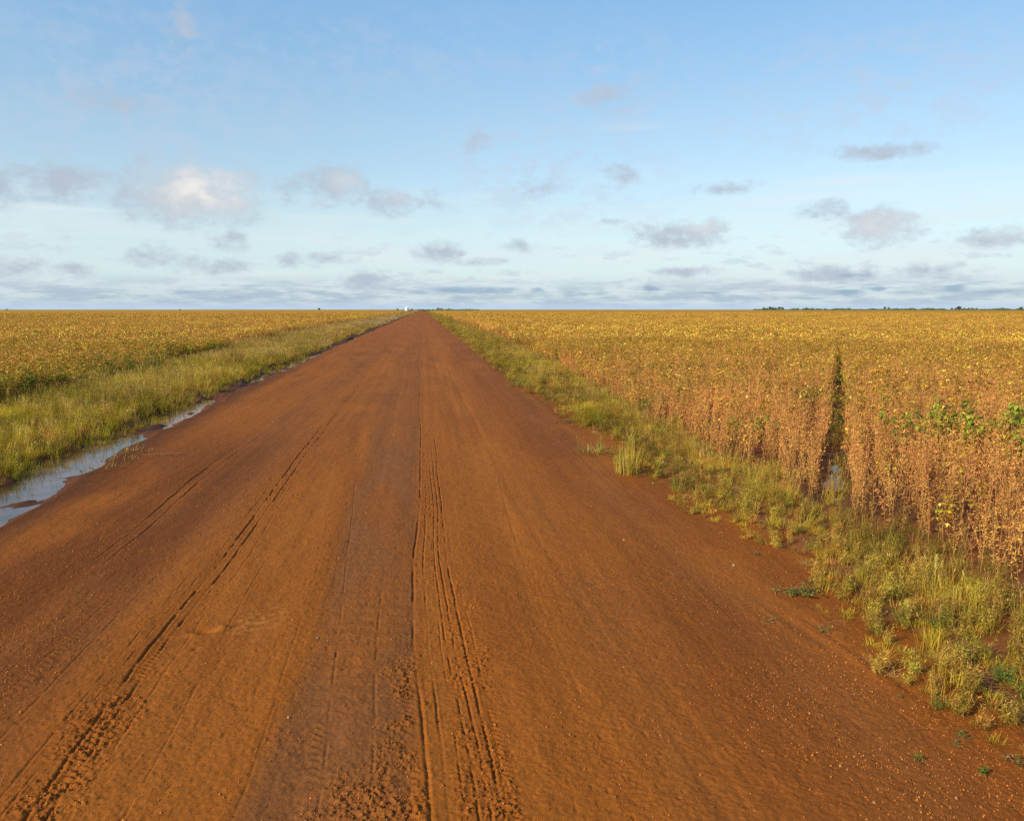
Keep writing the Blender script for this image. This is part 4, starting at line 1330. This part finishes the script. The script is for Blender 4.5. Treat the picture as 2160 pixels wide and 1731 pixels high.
# thin high veil
veil = blobs([(300, 200, 420, 200, .5), (800, 130, 500, 120, .35), (1290, 200, 200, 160, .6), (1850, 200, 400, 160, .6), (1150, 370, 350, 160, .6), (240, 225, 120, 45, .6), (380, 90, 60, 110, .5)])
f = math2('MULTIPLY', math2('MULTIPLY', veil, mrange(nn, .43, .60)), .75)
S = mixw(f, S, c_(.55, .62, .77))
# white streaks low on the right and pale layer towards the horizon
low = mrange(el.outputs[0], .20, .03)
f = math2('MULTIPLY', math2('MULTIPLY', mrange(nS, .44, .66), low), .60)
S = mixw(f, S, c_(.76, .85, .88))
# single thin white streaks
stk = blobs([(1900, 376, 300, 12, 1.), (1500, 540, 260, 9, .9), (130, 440, 170, 14, .9), (2020, 560, 220, 10, .9), (1330, 268, 90, 10, .7), (1750, 415, 260, 16, .7), (1700, 600, 300, 10, .8), (60, 488, 120, 8, .6), (2050, 430, 160, 30, .6)])
S = mixw(math2('MULTIPLY', math2('MULTIPLY', stk, mrange(nS, .36, .60, .35, 1.)), .62), S, c_(.80, .87, .90))
# separate grey lilac clouds
CL = [(400, 410, 165, 82, 1.25), (120, 380, 130, 50, .8), (5, 400, 45, 50, .85), (700, 392, 95, 52, .95), (610, 405, 55, 40, .75), (825, 425, 60, 40, .95), (905, 425, 45, 30, .65),
      (925, 530, 66, 30, 1.05), (1098, 518, 42, 20, .95), (1010, 553, 90, 14, .7), (700, 545, 75, 16, .7), (768, 592, 66, 24, .95), (320, 540, 70, 28, .8), (450, 562, 100, 26, .9), (610, 548, 42, 22, .7), (480, 510, 60, 30, .6),
      (30, 562, 80, 26, .85), (145, 570, 60, 20, .75), (1430, 495, 130, 38, .95), (1500, 482, 60, 28, .8), (1858, 478, 95, 46, 1.1), (1740, 445, 70, 30, .85), (1850, 320, 130, 20, .85), (1530, 395, 110, 18, .7),
      (1310, 365, 55, 38, .75), (1125, 385, 60, 40, .55), (2110, 500, 100, 26, .95), (1290, 466, 40, 10, .7), (1005, 300, 45, 35, .5), (1280, 205, 80, 45, .6), (240, 215, 100, 35, .65), (380, 70, 35, 60, .5), (1960, 570, 110, 22, .8), (1750, 578, 110, 24, .9), (1450, 572, 90, 16, .9), (1370, 605, 50, 12, .9)]
cl = blobs(CL)
nD = noise(120, 170, 4., .6, 15.)
d0 = math2('ADD', math2('ADD', cl, math2('MULTIPLY', math2('SUBTRACT', nn, .5), 2.8)), math2('MULTIPLY', math2('SUBTRACT', nD, .5), .7))
alpha = math2('MULTIPLY', mrange(d0, .02, 1.12), mrange(cl, .0, .3))
# many faint ragged scraps low over the horizon
nC = noise(26, 85, 7., .62, 51.)
m_ = math2('MULTIPLY', mrange(el.outputs[0], .120, .035), mrange(nC, .53, .66))
S = mixw(math2('MULTIPLY', m_, .50), S, c_(.53, .60, .70))
# sunlit bodies of the bigger clouds
hl = blobs([(425, 400, 125, 70, 1.), (350, 380, 70, 40, .5), (1862, 478, 80, 38, .62), (1480, 478, 60, 22, .5), (725, 385, 50, 30, .45), (2130, 492, 60, 16, .4), (835, 415, 40, 25, .3)])
hb = math2('MULTIPLY', hl, mrange(nn, .36, .62, .35, 1.))
ccol = mixw(hb, c_(.47, .54, .635), c_(.90, .865, .83))
S = mixw(math2('MULTIPLY', alpha, .92), S, ccol)
# stratus near the horizon
band = mrange(el.outputs[0], .046, .018)
nH = noise(14, 90, 7., .66, 33.)
f = math2('MULTIPLY', band, mrange(nH, .40, .60, .25, 1.))
S = mixw(math2('MULTIPLY', f, .9), S, c_(.43, .53, .64))
nL = noise(20, 170, 6., .65, 71.)
f = math2('MULTIPLY', mrange(el.outputs[0], .042, .026), math2('MULTIPLY', mrange(el.outputs[0], .004, .014), mrange(nL, .54, .66)))
S = mixw(math2('MULTIPLY', f, .5), S, c_(.33, .46, .60))
DB = [(1000, 612, 150, 13, 1.), (880, 616, 40, 10, .9), (1130, 612, 30, 10, .8), (1785, 615, 46, 7, .9), (1850, 610, 26, 8, .8), (2018, 609, 34, 12, 1.), (2110, 614, 60, 8, .7), (1915, 616, 50, 8, .8), (1700, 575, 40, 8, .5), (1800, 580, 50, 9, .6),
      (1376, 608, 30, 9, .9), (1490, 618, 60, 6, .7), (1220, 618, 70, 9, .5)]
db = blobs(DB)
f = mrange(math2('ADD', db, math2('MULTIPLY', math2('SUBTRACT', nn, .5), 1.8)), .3, 1.0)
S = mixw(math2('MULTIPLY', math2('MULTIPLY', f, mrange(db, .02, .3)), .75), S, c_(.27, .42, .56))
# clear strip right above the horizon
f = mrange(el.outputs[0], .0115, .002)
S = mixw(math2('MULTIPLY', f, .7), S, c_(.50, .64, .84))
L(S, bg.inputs[0]); L(bg.outputs[0], out.inputs[0])

# ------------------------------------------------------------------ render settings
vs_ = scene.view_settings
scene.display_settings.display_device = 'sRGB'
vs_.view_transform = 'Standard'; vs_.look = 'None'; vs_.gamma = 1; vs_.exposure = 0.3
scene.render.engine = 'CYCLES'
scene.cycles.max_bounces = 6; scene.cycles.diffuse_bounces = 3; scene.cycles.glossy_bounces = 3; scene.cycles.transmission_bounces = 3
scene.cycles.use_denoising = False
scene.cycles.use_adaptive_sampling = True; scene.cycles.adaptive_threshold = .02
